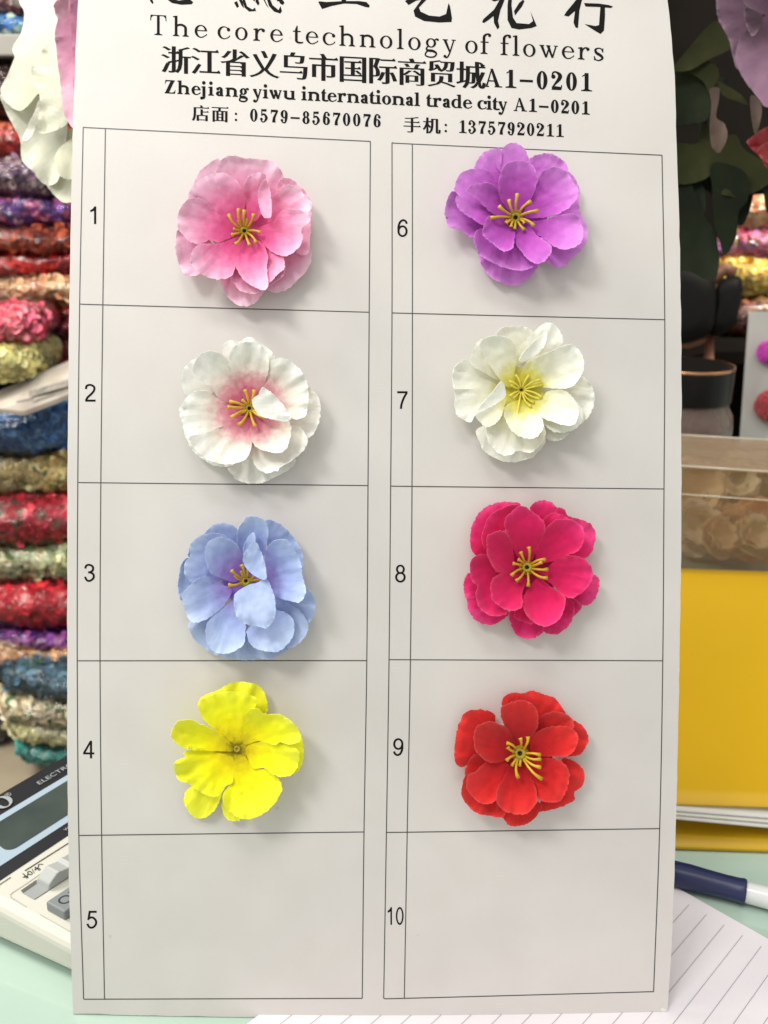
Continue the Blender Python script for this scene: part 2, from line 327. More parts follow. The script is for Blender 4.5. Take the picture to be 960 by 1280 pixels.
    if ch == '1': p.stem(265, 0, h); p.slab(265, 0, sw + 70); p.poly((265 - W / 2 - 95, h - 110), (265 - W / 2 - 95, h - 110 - H), (265 - W / 2, h - 100), (265 + W / 2, h), (265, h))
    if ch == '2':
        p.dot(120, h - 190, W * .5 + 8); p.stroke([(70, h - 190, H), (110, h - 40, H * 1.5), (230, h - 14, H * 1.5), (370, h - 130, W), (340, h - 270, W * .95), (180, 220, W * .5), (80, 70, H * 1.5)], 36)
        p.poly((50, 0), (420, 0), (430, W * .8), (200, W * .95), (70, W * .6)); p.poly((400, 0), (440, 60), (455, 200), (425, 200), (390, W * .7))
    if ch == '3':
        p.dot(115, h - 160, W * .48 + 8); p.dot(105, 165, W * .48 + 8)
        p.stroke([(75, h - 140, H), (130, h - 30, H * 1.5), (240, h - 14, H * 1.5), (350, h - 160, W), (280, h - 310, W * .5), (190, h - 335, H * 1.4)], 30)
        p.stroke([(190, h - 335, H * 1.4), (300, h - 350, W * .5), (380, 190, W), (250, 14, H * 1.5), (130, 30, H * 1.5), (65, 150, H)], 30)
    if ch == '5':
        p.poly((110, h), (390, h + 15), (380, h - W * .8), (110, h - W * .75)); p.rect(100, 340, 100 + H * 1.2, h)
        p.stroke([(105, 340, H * 1.3), (190, 415, H * 2), (300, 400, W * .7), (380, 220, W), (270, 20, H * 1.5), (150, 15, H * 1.5), (70, 130, H)], 34); p.dot(110, 150, W * .48 + 8)
    if ch in '69':
        q = Pen(W, H, xh)
        q.ring(255, 215, 195, 225, W, W, H * 1.2)
        q.stroke([(60 + W / 2, 215, W), (75 + W / 2, 430, W), (190, 640, W * .6), (300, h - 14, H * 1.5), (400, h - 90, H * 1.3)], 30); q.dot(375, h - 140, W * .45 + 8)
        p.q = q.q if ch == '6' else [[(500 - a, h - b) for a, b in c] for c in q.q]
    if ch == '7':
        p.poly((70, h), (450, h), (440, h - W * .85), (80, h - W * .85)); p.poly((70, h), (70, h - 230), (98, h - 230), (130, h - W * .7))
        p.stroke([(435, h - 40, H * 2), (330, 430, W * .75), (250, 230, W * .95), (235, 0, W * 1.25)], 24)
    if ch == '8':
        p.ring(250, h - 175, 170, 183, W * .85, W * .85, H * 1.2); p.ring(250, 195, 200, 203, W, W, H * 1.2)
    return p.q, wd

def fill(polys):                              # triangles inside the outlines (non-zero winding), holes left open
    vs, es = [], []
    for p in polys:
        b0 = len(vs); vs += [Vector((float(x), float(y))) for x, y in p]; es += [(b0 + i, b0 + (i + 1) % len(p)) for i in range(len(p))]
    r = delaunay_2d_cdt(vs, es, [], 0, 1e-5)
    def wind(x, y):
        w = 0
        for p in polys:
            for k in range(len(p)):
                (x0, y0), (x1, y1) = p[k - 1], p[k]
                if (y0 <= y) != (y1 <= y):
                    if x0 + (y - y0) / (y1 - y0) * (x1 - x0) > x: w += 1 if y1 > y0 else -1
        return w
    out = []
    for t in r[2]:
        c = sum((r[0][i] for i in t), Vector((0, 0))) / len(t)
        if wind(c.x, c.y): out.append(list(t))
    return r[0], out
def sans_digit(ch):                           # grotesque figures, 700 units tall
    p = Pen(88, 78, 500); h = 700; K = 84
    if ch == '0': p.ring(250, h / 2, 215, h / 2 + 8, 86, 86, 76)
    if ch == '1': p.rect(235, 0, 323, h); p.poly((235, h - 175), (235, h - 95), (90, h - 145), (90, h - 228)); p.poly((235, h - 175), (235, h), (262, h), (235, h - 95)); p.stroke([(92, h - 185, 80), (200, h - 130, 84), (285, h - 10, 60)])
    if ch == '2':
        p.stroke([(70, h - 200, K), (105, h - 75, K), (250, h - 34, 78), (390, h - 110, K), (395, h - 250, K), (290, h - 390, K), (140, 170, K), (75, 55, K)], 44); p.rect(40, 0, 455, 80)
    if ch == '3':
        p.stroke([(75, h - 180, K), (120, h - 65, 80), (245, h - 34, 78), (375, h - 110, K), (370, h - 255, K), (250, h - 330, 76), (190, h - 333, 74)], 40)
        p.stroke([(190, h - 330, 74), (265, h - 332, 76), (395, h - 410, K), (405, 150, K), (280, 38, 80), (150, 48, 80), (62, 190, K)], 40)
    if ch == '4': p.rect(295, 0, 380, h); p.rect(25, 160, 470, 238); p.poly((295, h), (380, h), (120, 238), (25, 238)); p.poly((25, 160), (120, 160), (120, 238), (25, 238))
    if ch == '5':
        p.rect(120, h - 82, 435, h); p.poly((120, h), (205, h), (150, 350), (62, 335)); p.stroke([(85, 345, 74), (170, 425, 78), (300, 420, 80), (405, 300, K), (400, 160, K), (290, 42, 80), (150, 45, 80), (60, 180, K)], 44)
    if ch in '69':
        p.ring(255, 225, 205, 233, 86, 86, 76); p.stroke([(95, 225, 86), (100, 430, 86), (170, 600, 82), (285, 664, 78), (385, 610, 80), (425, 520, 84)], 40)
        if ch == '9': p.q = [[(500 - a, h - b) for a, b in c] for c in p.q]
    if ch == '7': p.rect(45, h - 82, 455, h); p.stroke([(425, h - 60, 80), (310, 440, K), (220, 200, K), (190, 0, K)], 30); p.poly((370, h - 82), (455, h - 82), (455, h), (370, h))
    if ch == '8': p.ring(250, h - 180, 178, 188, 84, 84, 74); p.ring(250, 205, 212, 213, 86, 86, 76)
    return p.q

class Print:                                  # collects ink polygons in photo pixels, lies on the card
    def __init__(s): s.V, s.F, s.c = [], [], 0
    def add(s, poly):
        z = 0.00005 + 0.0000004 * (s.c % 60); s.c += 1
        b = len(s.V); s.V += [S(x, y, z) for x, y in poly]; s.F.append(list(range(b, b + len(poly))))
    def line(s, txt, x0, y0, x1, y1, em, W, H, xh):
        gl = [glyph(c, W, H, xh) for c in txt]
        k = em / 1000; nat = sum(a for _, a in gl) * k
        xs = k if len(txt) == 1 else k
        tr = ((x1 - x0) - nat) / max(1, len(txt) - 1)
        if tr < -2.0: xs = k * (x1 - x0) / nat; tr = 0
        sl = (y1 - y0) / (x1 - x0); x = x0
        for q, a in gl:
            for poly in q: s.add([(x + px * xs, y0 + (x - x0 + px * xs) * sl - py * k) for px, py in poly])
            x += a * xs + tr
    def tess(s, polys, fn):                   # fills outlines with their holes
        vs, fs = fill(polys)
        z = 0.00005 + 0.0000004 * (s.c % 60); s.c += 1
        b = len(s.V)
        s.V += [S(*fn(v.x, v.y), z) for v in vs]
        s.F += [[b + i for i in t] for t in fs]
    def cjk(s, ch, x, y, em, sl):
        fn = lambda a, b: (x + a * em / 1000, y + a * em / 1000 * sl - b * em / 1000)
        ps, ts = [], []
        for q in CJK[ch]:
            t = q[0] == 't'; q = q[1:] if t else q
            (ts if t else ps).append(list(zip(q[0::2], q[1::2])))
        s.tess(ps, fn)
        for t in ts: s.tess([t], fn)
    def strip(s, pts, w):
        q = cr_open(pts, max(8, len(pts) * 8)) if len(pts) > 2 else np.array([np.array(pts[0]) * (1 - t) + np.array(pts[1]) * t for t in np.linspace(0, 1, 24)])
        A = []
        for i in range(len(q)):
            d = q[min(i + 1, len(q) - 1)] - q[max(i - 1, 0)]; d = d / np.hypot(*d); n = np.array([-d[1], d[0]]) * w / 2
            A.append((q[i] + n, q[i] - n))
        for i in range(len(A) - 1): s.add([A[i][0], A[i + 1][0], A[i + 1][1], A[i][1]])
    def build(s, name, m, parent): return mesh_obj(name, s.V, s.F, m, parent)

def default_text(txt):                        # plain sans letters as 2-D verts + faces (1 = size)
    c = bpy.data.curves.new('lettering', 'FONT'); c.body = txt; c.size = 1
    o = bpy.data.objects.new('lettering', c); COL.objects.link(o)
    me = bpy.data.meshes.new_from_object(o.evaluated_get(bpy.context.evaluated_depsgraph_get()))
    V = [(v.co.x, v.co.y) for v in me.vertices]; Fc = [list(p.vertices) for p in me.polygons]
    bpy.data.objects.remove(o); bpy.data.curves.remove(c); bpy.data.meshes.remove(me)
    return V, Fc
# ------------------------------------------------------------------ tabletop, floor, back wall (the setting)
m_table = mat('mint_glass', srgb(150, 196, 172), 0.22, Coat_Weight=0.5, Coat_Roughness=0.05)
mottle(m_table, 9, srgb(163, 186, 172), srgb(172, 194, 181)); 
a_dir = Vector((math.cos(math.radians(55.5)), math.sin(math.radians(55.5)), 0))
b_dir = Vector((a_dir.y, -a_dir.x, 0))
e0 = T(0, 992, 0.02); e0 = Vector((e0.x, e0.y, 0)) - b_dir * 0.004
tp = [e0 - a_dir * 0.6, e0 + a_dir * ((.97 - e0.y) / a_dir.y), Vector((1.1, .97, 0)), Vector((1.1, -0.35, 0)), Vector((-0.45, -0.35, 0))]
v, f = prism(tp[::-1], (0, 0, 1), 0.012)
tag(clean_normals(mesh_obj('tabletop', v, f, m_table, origin=(0, 0, 0))), kind='structure')
m_floor = mottle(mat('floor_tile', None, 0.35), 6, srgb(120, 108, 92), srgb(150, 138, 120))
tag(mesh_obj('floor', [(-5, -3, -0.75), (5, -3, -0.75), (5, 6, -0.75), (-5, 6, -0.75)], [[0, 1, 2, 3]], m_floor), kind='structure')
m_wall = mottle(mat('brown_wall', None, 0.8), 3, srgb(52, 34, 28), srgb(72, 48, 38))
tag(mesh_obj('back_wall', [(-5, 2.6, -0.75), (5, 2.6, -0.75), (5, 2.6, 3), (-5, 2.6, 3)], [[0, 1, 2, 3]], m_wall), kind='structure')

# ------------------------------------------------------------------ sample card
m_card = mat('card_paper', None, 0.42, Specular_IOR_Level=0.35)
mottle(m_card, 14, srgb(205, 201, 197), srgb(211, 207, 203)); 
N, L, b = nodes(m_card)
tc = N.new('ShaderNodeTexCoord'); n1 = N.new('ShaderNodeTexNoise'); n1.inputs['Scale'].default_value = 900; n1.inputs['Detail'].default_value = 3
n2 = N.new('ShaderNodeTexNoise'); n2.inputs['Scale'].default_value = 16; n2.inputs['Detail'].default_value = 2
ad = N.new('ShaderNodeMath'); ad.operation = 'MULTIPLY_ADD'; ad.inputs[1].default_value = 12
L.new(tc.outputs['Object'], n1.inputs['Vector']); L.new(tc.outputs['Object'], n2.inputs['Vector'])
L.new(n2.outputs['Fac'], ad.inputs[0]); L.new(n1.outputs['Fac'], ad.inputs[2])
bp = N.new('ShaderNodeBump'); bp.inputs['Strength'].default_value = 0.25; bp.inputs['Distance'].default_value = 0.00012
L.new(ad.outputs[0], bp.inputs['Height']); L.new(bp.outputs['Normal'], b.inputs['Normal'])
# faint specks and handling marks in the paper
n3 = N.new('ShaderNodeTexVoronoi'); n3.inputs['Scale'].default_value = 38; L.new(tc.outputs['Object'], n3.inputs['Vector'])
n4 = N.new('ShaderNodeTexNoise'); n4.inputs['Scale'].default_value = 55; n4.inputs['Detail'].default_value = 8; L.new(tc.outputs['Object'], n4.inputs['Vector'])
r3 = ramp(N, [(0.0, (.62, .58, .52, 1)), (.022, (.80, .78, .74, 1)), (.034, (1, 1, 1, 1))]); L.new(n3.outputs['Distance'], r3.inputs['Fac'])
r4 = ramp(N, [(.3, (.972, .968, .96, 1)), (.7, (1, 1, 1, 1))]); L.new(n4.outputs['Fac'], r4.inputs['Fac'])
base_link = b.inputs['Base Color'].links[0].from_socket
ma_ = N.new('ShaderNodeMix'); ma_.data_type = 'RGBA'; ma_.blend_type = 'MULTIPLY'; ma_.inputs[0].default_value = 1
mb_ = N.new('ShaderNodeMix'); mb_.data_type = 'RGBA'; mb_.blend_type = 'MULTIPLY'; mb_.inputs[0].default_value = .5
L.new(base_link, ma_.inputs[6]); L.new(r4.outputs[0], ma_.inputs[7]); L.new(ma_.outputs[2], mb_.inputs[6]); L.new(r3.outputs[0], mb_.inputs[7]); L.new(mb_.outputs[2], b.inputs['Base Color'])
m_ink = mat('black_ink', srgb(24, 23, 22), 0.8, Specular_IOR_Level=.1)
m_line = mat('grey_ink', srgb(66, 65, 62), 0.5)

L_EDGE = [(-120, 104), (0, 97.5), (60, 94.5), (160, 91), (300, 87.8), (450, 85.6), (640, 84), (800, 84), (950, 84), (1100, 86), (1200, 89), (1268, 91.5)]
R_EDGE = [(-120, 822), (-40, 830), (0, 834), (30, 838), (90, 843), (200, 846.5), (320, 850), (450, 852), (700, 851.5), (850, 849), (1000, 846), (1100, 843), (1200, 839), (1264, 834.5)]
BOT = [(91.5, 1267), (200, 1269.5), (350, 1272), (500, 1273), (600, 1271.5), (700, 1269), (780, 1266.5), (834.5, 1264)]
ip = lambda tab, x: float(np.interp(x, [a for a, _ in tab], [b for _, b in tab]))
card = thing('sample_card', S(465, 1270), 'tall white cardboard card of numbered boxes under black lettering, carrying eight fabric flowers', 'sample card')
NX, NY = 44, 90
rng = random.Random(3)
V = []
for j in range(NY + 1):
    t = j / NY
    jl, jr = rng.uniform(-.35, .35), rng.uniform(-.4, .4)
    for i in range(NX + 1):
        s_ = i / NX
        y = -120 + t * (1268 + 120); 
        xl, xr = ip(L_EDGE, y) + jl, ip(R_EDGE, y) + jr
        x = xl + (xr - xl) * s_
        yb = ip(BOT, x) + (rng.uniform(-.5, .5) if j == NY else 0)
        y = -120 + t * (yb + 120)
        V.append(S(x, y))
Fc = []
for j in range(NY):
    for i in range(NX):
        a = j * (NX + 1) + i; Fc.append([a, a + NX + 1, a + NX + 2, a + 1])
board = mesh_obj('card_board', V, Fc, m_card, card, smooth=True)
so = board.modifiers.new('thickness', 'SOLIDIFY'); so.thickness = 0.0009; so.offset = -1
es_ = board.modifiers.new('crisp_edge', 'EDGE_SPLIT'); es_.split_angle = math.radians(40)

m_torn = mat('torn_paper', srgb(226, 224, 216), 0.8)
v, f = [], []
for (x, y, dx, dy) in ((829, 1262, 4, 2.6), (532, 1271.6, 9, .9), (612, 1270, 5, .8), (848.6, 838, .5, 3), (847, 900, .4, 3), (851, 520, .4, 4)):
    b0 = len(v)
    for k in range(9):
        th = 2 * math.pi * k / 9
        v.append(S(x + dx * math.cos(th) * rng.uniform(.7, 1.2), y + dy * math.sin(th) * rng.uniform(.7, 1.2), 0.0001))
    f.append(list(range(b0, b0 + 9)))
mesh_obj('torn_edge', v, f, m_torn, card)

# printed boxes
g = Print(); lw = 1.25
LV = [[(104, 159), (99.5, 380), (97.2, 603), (96.5, 826), (98.5, 1044.5), (104.5, 1249)],
      [(131.7, 160.6), (128.5, 381), (126, 603.5), (125, 826), (127, 1044), (130.6, 1249)],
      [(463, 176.7), (461.5, 390.3), (460, 607), (458.5, 825.8), (455, 1040), (452.8, 1248)]]
RV = [[(490, 178.3), (490, 391), (488.3, 607.5), (486.3, 824.5), (483, 1040.4), (479.6, 1248)],
      [(515.4, 180), (515.5, 391.8), (515, 608), (513, 824.7), (509, 1040.3), (505.4, 1248)],
      [(827.5, 194), (831, 399.6), (830, 611.2), (828.5, 826), (824.6, 1035.8), (817, 1239.6)]]
for tb in (LV, RV):
    for vl in tb: g.strip(vl, lw)
    for k in range(6): g.strip([tb[0][k], tb[1][k], tb[2][k]], lw)
g.build('printed_boxes', m_line, card)

# headings
g = Print()                                   # brush-written shop heading, cut by the top of the photograph
def zpoly(x0, k, pts): return [(x0 + x / k, y / k) for x, y in pts]
for q in ([(18, -128), (190, -138), (192, -122), (22, -110)], [(66, -156), (82, -160), (86, -92), (72, -88)], [(132, -162), (148, -162), (142, -94), (128, -92)], [(96, -74), (112, -70), (118, -44), (104, -40)], [(30, -70), (44, -60), (36, -8), (22, -8)], [(150, -76), (166, -64), (188, -24), (174, -22)],
          [(356, -128), (552, -138), (554, -122), (360, -110)], [(410, -158), (424, -160), (428, -94), (414, -90)], [(482, -162), (496, -160), (492, -96), (478, -94)], [(430, -80), (444, -76), (466, -48), (496, -44), (494, -30), (456, -36)], [(400, -70), (412, -64), (404, -44), (394, -46)], [(500, -72), (516, -60), (524, -44), (512, -44)],
          [(22, -8), (24, 4), (34, 16), (38, 12), (32, -8)], [(88, -12), (98, 2), (112, 12), (150, 19), (190, 17), (197, 9), (184, -3), (175, -14), (168, -3), (140, 2), (112, -6)], [(150, -30), (176, -14), (186, -20), (160, -44)],
          [(360, 10), (372, 4), (380, 25), (372, 32)], [(366, -30), (378, -30), (396, 8), (400, 33), (390, 22), (376, -8)], [(388, -20), (398, -20), (412, 25), (434, 38), (444, 30), (448, 44), (420, 46), (402, 30)],
          [(424, -24), (434, -24), (444, 2), (440, 6)], [(446, -6), (456, -6), (462, 14), (456, 22), (446, 8)], [(462, -30), (472, -28), (488, 10), (500, 33), (490, 22), (474, -8)], [(486, -20), (498, -20), (514, 20), (538, 40), (546, 24), (552, 44), (545, 54), (520, 46), (500, 24)],
          [(520, -20), (530, -20), (540, 4), (534, 6)], [(536, -4), (548, -10), (562, 10), (556, 20), (544, 14)],
          [(697, 8), (702, 5), (730, 8), (800, 4), (860, 4), (890, 8), (903, 22), (900, 30), (886, 28), (850, 16), (800, 14), (750, 24), (712, 36)], [(786, -150), (812, -150), (808, 6), (790, 8)], [(724, -160), (880, -160), (876, -144), (728, -142)]):
    g.tess([zpoly(180, 3.2, q)], lambda a, b: (a, b))
for q in ([(84, 4), (100, -8), (150, -34), (190, -40), (182, -14), (140, 30), (146, 46), (180, 62), (222, 66), (248, 56), (258, 12), (264, 24), (272, 72), (270, 88), (220, 90), (160, 84), (124, 66), (118, 42), (150, -2), (130, 2), (98, 20)],
          [(392, 88), (398, 76), (440, 38), (462, 0), (474, -22), (488, -22), (480, 6), (466, 40), (456, 84), (462, 108), (454, 118), (440, 92), (438, 64), (418, 80), (400, 92)], [(418, -8), (470, -24), (520, -30), (560, -28), (558, -14), (500, -10), (440, 6)],
          [(500, -30), (514, -30), (510, 20), (516, 70), (530, 92), (580, 96), (596, 84), (586, 46), (606, 92), (611, 104), (590, 112), (540, 118), (510, 112), (494, 80), (494, 20)], [(520, 44), (540, 12), (556, -2), (562, 4), (552, 26), (524, 62)],
          [(720, 62), (730, 46), (760, 10), (790, -30), (800, -24), (790, 8), (782, 40), (776, 112), (766, 110), (758, 90), (764, 44), (738, 66)], [(800, 12), (860, 14), (900, 20), (916, 26), (908, 32), (860, 28), (806, 26)],
          [(866, 20), (884, 18), (884, 70), (880, 122), (866, 136), (842, 122), (802, 96), (846, 104), (860, 100)], [(800, -20), (860, -26), (890, -22), (888, -12), (850, -14), (806, -8)]):
    g.tess([zpoly(480, 3.2, q)], lambda a, b: (a, b))
g.build('brush_lettering', m_ink, card)

g = Print()
BL = lambda x: 43.3 + (x - 188) * 0.0578
for w_, x0, x1 in (('The', 187, 258.5), ('core', 272, 353), ('technology', 366, 569.5), ('of', 581.5, 611), ('flowers', 626, 754.5)):
    g.line(w_, x0 - 1, BL(x0), x1 + 1, BL(x1), 36, 96, 34, 432)
g.build('english_heading', m_ink, card)
g = Print()
sl = .0517
for i, ch in enumerate('浙江省义乌市国际商贸城'):
    x = 201.4 + i * 36.85; g.cjk(ch, x, 88 + (x - 201.4) * sl, 37.4, sl)
g.line('A1-0201', 604, 108.4, 741, 114.4, 33, 150, 46, 460)
g.build('address_lettering', m_ink, card)
g = Print()
BL = lambda x: 116.6 + (x - 206) * 0.0505
for w_, x0, x1 in (('Zhejiang', 205, 310.5), ('yiwu', 315.5, 370), ('international', 376, 525.5), ('trade', 532, 590.5), ('city', 596, 634.5), ('A1-0201', 641.5, 738)):
    g.line(w_, x0, BL(x0), x1, BL(x1), 24, 158, 52, 470)
g.build('english_address', m_ink, card)
g = Print()
sl = .049
g.cjk('店', 240, 149.3, 22, sl); g.cjk('面', 264, 150.4, 22, sl)
g.line(':', 291.5, 151.3, 298, 151.6, 23, 140, 46, 460)
g.line('0579-85670076', 311.5, 151.6, 477, 159.2, 23, 150, 48, 460)
g.cjk('手', 504, 163.6, 22, sl); g.cjk('机', 528.6, 164.8, 22, sl)
g.line(':', 553.8, 165.2, 560, 165.6, 23, 140, 46, 460)
g.line('13757920211', 572.5, 166.0, 705.5, 171.4, 23, 150, 48, 460)
g.build('phone_lettering', m_ink, card)
for txt, x, y, sx in (('1', 118, 269, 1), ('2', 113, 491, 1), ('3', 112, 716, 1), ('4', 111, 937, 1), ('5', 115, 1149.5, 1), ('6', 503, 285, 1), ('7', 503, 500, 1), ('8', 500.5, 717, 1), ('9', 498, 934, 1), ('10', 494, 1145, .72)):
    g = Print(); k = 22 / 700; w0 = 500 * len(txt) / 2
    for n_, ch in enumerate(txt):
        for q in sans_digit(ch): g.add([(x + (a + 500 * n_ - w0) * k * sx, y - (b - 350) * k) for a, b in q])
    g.build('box_number', m_ink, card)
# ------------------------------------------------------------------ fabric flowers
def petal_mat(name, stops, transl=0.2, rough=0.75):
    e_ = stops[-1][1]; rimcol = tuple(min(.97, e_[i] * .9 + .09) for i in range(3)) + (1,)
    m = mat(name, None, rough, Sheen_Weight=0.25, Specular_IOR_Level=0.2)
    N, L, b = nodes(m)
    uv = N.new('ShaderNodeUVMap'); uv.uv_map = 'dye'
    gr = N.new('ShaderNodeUVMap'); gr.uv_map = 'grain'
    sx = N.new('ShaderNodeSeparateXYZ'); L.new(uv.outputs[0], sx.inputs[0])
    n = N.new('ShaderNodeTexNoise'); n.inputs['Scale'].default_value = 3.2; n.inputs['Detail'].default_value = 4
    L.new(gr.outputs[0], n.inputs['Vector'])
    ma = N.new('ShaderNodeMath'); ma.operation = 'MULTIPLY_ADD'; ma.inputs[1].default_value = 0.30
    L.new(n.outputs['Fac'], ma.inputs[0]); L.new(sx.outputs[0], ma.inputs[2])
    sb = N.new('ShaderNodeMath'); sb.operation = 'SUBTRACT'; sb.inputs[1].default_value = 0.15
    L.new(ma.outputs[0], sb.inputs[0])
    r = ramp(N, stops); L.new(sb.outputs[0], r.inputs['Fac'])
    hs = N.new('ShaderNodeHueSaturation'); hv = N.new('ShaderNodeMath'); hv.operation = 'MULTIPLY_ADD'; hv.inputs[1].default_value = 0.12; hv.inputs[2].default_value = 0.94
    L.new(sx.outputs[1], hv.inputs[0]); L.new(hv.outputs[0], hs.inputs['Value']); L.new(r.outputs['Color'], hs.inputs['Color'])
    # worn, lighter cut edge
    eu = N.new('ShaderNodeUVMap'); eu.uv_map = 'edge'; es = N.new('ShaderNodeSeparateXYZ'); L.new(eu.outputs[0], es.inputs[0])
    er = ramp(N, [(0, (.34, .34, .34, 1)), (.5, (.08, .08, .08, 1)), (1, (0, 0, 0, 1))]); L.new(es.outputs[0], er.inputs['Fac'])
    wn = N.new('ShaderNodeTexNoise'); wn.inputs['Scale'].default_value = 160; wn.inputs['Detail'].default_value = 1
    wm = N.new('ShaderNodeMapping'); wm.inputs['Scale'].default_value = (1, .35, 1); L.new(gr.outputs[0], wm.inputs[0]); L.new(wm.outputs[0], wn.inputs['Vector'])
    wr = ramp(N, [(.3, (.89, .89, .89, 1)), (.7, (1, 1, 1, 1))]); L.new(wn.outputs['Fac'], wr.inputs['Fac'])
    we = N.new('ShaderNodeMix'); we.data_type = 'RGBA'; we.blend_type = 'MULTIPLY'; we.inputs[0].default_value = 1; L.new(hs.outputs[0], we.inputs[6]); L.new(wr.outputs[0], we.inputs[7])
    em = N.new('ShaderNodeMix'); em.data_type = 'RGBA'; em.inputs[7].default_value = rimcol; L.new(er.outputs[0], em.inputs[0]); L.new(we.outputs[2], em.inputs[6])
    dyed = em.outputs[2]
    L.new(dyed, b.inputs['Base Color'])
    # veins along the petal, crumples and the fine weave
    mp = N.new('ShaderNodeMapping'); mp.inputs['Scale'].default_value = (5, 1.0, 1); L.new(gr.outputs[0], mp.inputs[0])
    v1 = N.new('ShaderNodeTexNoise'); v1.inputs['Scale'].default_value = 1.0; v1.inputs['Detail'].default_value = 3; L.new(mp.outputs[0], v1.inputs['Vector'])
    v2 = N.new('ShaderNodeTexNoise'); v2.inputs['Scale'].default_value = 70; v2.inputs['Detail'].default_value = 2; L.new(gr.outputs[0], v2.inputs['Vector'])
    m2 = N.new('ShaderNodeMath'); m2.operation = 'MULTIPLY_ADD'; m2.inputs[1].default_value = 0.12; L.new(v2.outputs['Fac'], m2.inputs[0]); L.new(v1.outputs['Fac'], m2.inputs[2])
    bp = N.new('ShaderNodeBump'); bp.inputs['Strength'].default_value = 0.35; bp.inputs['Distance'].default_value = 0.0007
    L.new(m2.outputs[0], bp.inputs['Height']); L.new(bp.outputs['Normal'], b.inputs['Normal'])
    tr = N.new('ShaderNodeBsdfTranslucent'); L.new(dyed, tr.inputs['Color']); L.new(bp.outputs['Normal'], tr.inputs['Normal'])
    mx = N.new('ShaderNodeMixShader'); mx.inputs[0].default_value = transl
    out = N['Material Output']; L.new(b.outputs[0], mx.inputs[1]); L.new(tr.outputs[0], mx.inputs[2]); L.new(mx.outputs[0], out.inputs['Surface'])
    return m

def petal(parent, m, outline, centre, zoom, place, z0, z1, cup=6, pw=1.6, ruf=3, curl=0, tilt=0, pale=None, seed=0, R=350, fray=1.3, thick=0.00014, name='petal', spacing=13, far=None, crum=1.0):
    # outline: points in zoom pixels; zoom = (x0, y0, k) turns them into photo pixels; z in photo pixels above the card
    rg = random.Random(seed); o = np.array(outline, float)
    q = cr_closed([tuple(p) for p in o], 200)
    ctr = q.mean(0); nz = lambda i: noise.noise(Vector((i * .2, seed * 7.3, 0)))
    for i in range(len(q)):
        d = q[i] - ctr; l = np.hypot(*d) or 1; dd = np.hypot(*(q[i] - np.array(centre)))
        q[i] += d / l * (nz(i) * fray * 3.4 + rg.uniform(-1, 1) * fray * 1.3) * min(1, dd / 150)
    lo, hi = q.min(0), q.max(0); pts = [Vector(p) for p in q]; n0 = len(pts)
    ys = np.arange(lo[1], hi[1], spacing)
    for k, yy in enumerate(ys):
        for xx in np.arange(lo[0] + (k % 2) * spacing / 2, hi[0], spacing):
            p = np.array([xx, yy])
            if np.min(np.hypot(*(q - p).T)) > spacing * .55: pts.append(Vector(p))
    res = delaunay_2d_cdt(pts, [(i, (i + 1) % n0) for i in range(n0)], [], 1, 1e-4)
    v2 = np.array([tuple(v) for v in res[0]]); faces = res[2]
    c = np.array(centre, float)
    dist = np.hypot(*(v2 - c).T); qd = np.hypot(*(q - c).T)
    fp = np.array(far, float) if far is not None else q[np.argmax(qd)]
    ax = ctr - c; ax = ax / (np.hypot(*ax) or 1); lt = np.array([-ax[1], ax[0]])
    dmin, dmax = qd.min(), qd.max()
    t = np.clip((dist - dmin * .6) / (dmax - dmin * .6), 0, 1.1)
    lat = (v2 - ctr) @ lt; hw = max(1, np.abs((q - ctr) @ lt).max()); ln = lat / hw
    V, dye, grain, edge = [], [], [], []
    k = zoom[2]; pr = rg.random()
    ph = rg.uniform(0, 9)
    for i, p in enumerate(v2):
        rim = np.min(np.hypot(*(q - p).T)); rm = math.exp(-(rim / 20) ** 2)
        ang = math.atan2(p[1] - c[1], p[0] - c[0])
        z = z0 + (z1 - z0) * t[i] ** pw + cup * ln[i] ** 2 * min(1, t[i] * 1.6) + tilt * ln[i] + curl * rm * t[i]
        z += ruf * t[i] ** 2 * 1.5 * noise.noise(Vector((ang * 5 + ph, t[i] * 1.2, seed)))
        z += crum * (1.7 * noise.noise(Vector((p[0] / 60 / crum ** .5, p[1] / 60 / crum ** .5, seed * 3.1))) + 1.1 * noise.noise(Vector((p[0] / 26, p[1] / 26, seed * 1.7)))) * min(1, t[i] * 2)
        z += 2.6 * t[i] ** 3 * noise.noise(Vector((ang * 14 + ph, 0, seed)))
        V.append(place(zoom[0] + p[0] / k, zoom[1] + p[1] / k, z * MPX))
        edge.append((min(1, rim / 12 + max(0, 1.6 - 2.4 * t[i])), 0)); dye.append((dist[i] / R if pale is None else pale, pr)); grain.append((lat[i] / 100 + seed, ((p - c) @ ax) / 100))
    Fs = [list(f) for f in faces]
    o_ = mesh_obj(name, V, Fs, m, parent, smooth=True)
    me = o_.data
    vw = CAM - Vector(V[0]); s0 = sum((me.polygons[i].normal.dot(vw) for i in range(0, len(me.polygons), 7)))
    if s0 < 0: me.flip_normals()
    for nm, arr in (('dye', dye), ('grain', grain), ('edge', edge)):
        ul = me.uv_layers.new(name=nm)
        buf = np.array([arr[l.vertex_index] for l in me.loops], dtype=np.float32).ravel(); ul.data.foreach_set('uv', buf)
    so = o_.modifiers.new('cloth', 'SOLIDIFY'); so.thickness = thick; so.offset = -1
    es_ = o_.modifiers.new('crisp_edge', 'EDGE_SPLIT'); es_.split_angle = math.radians(50)
    return o_

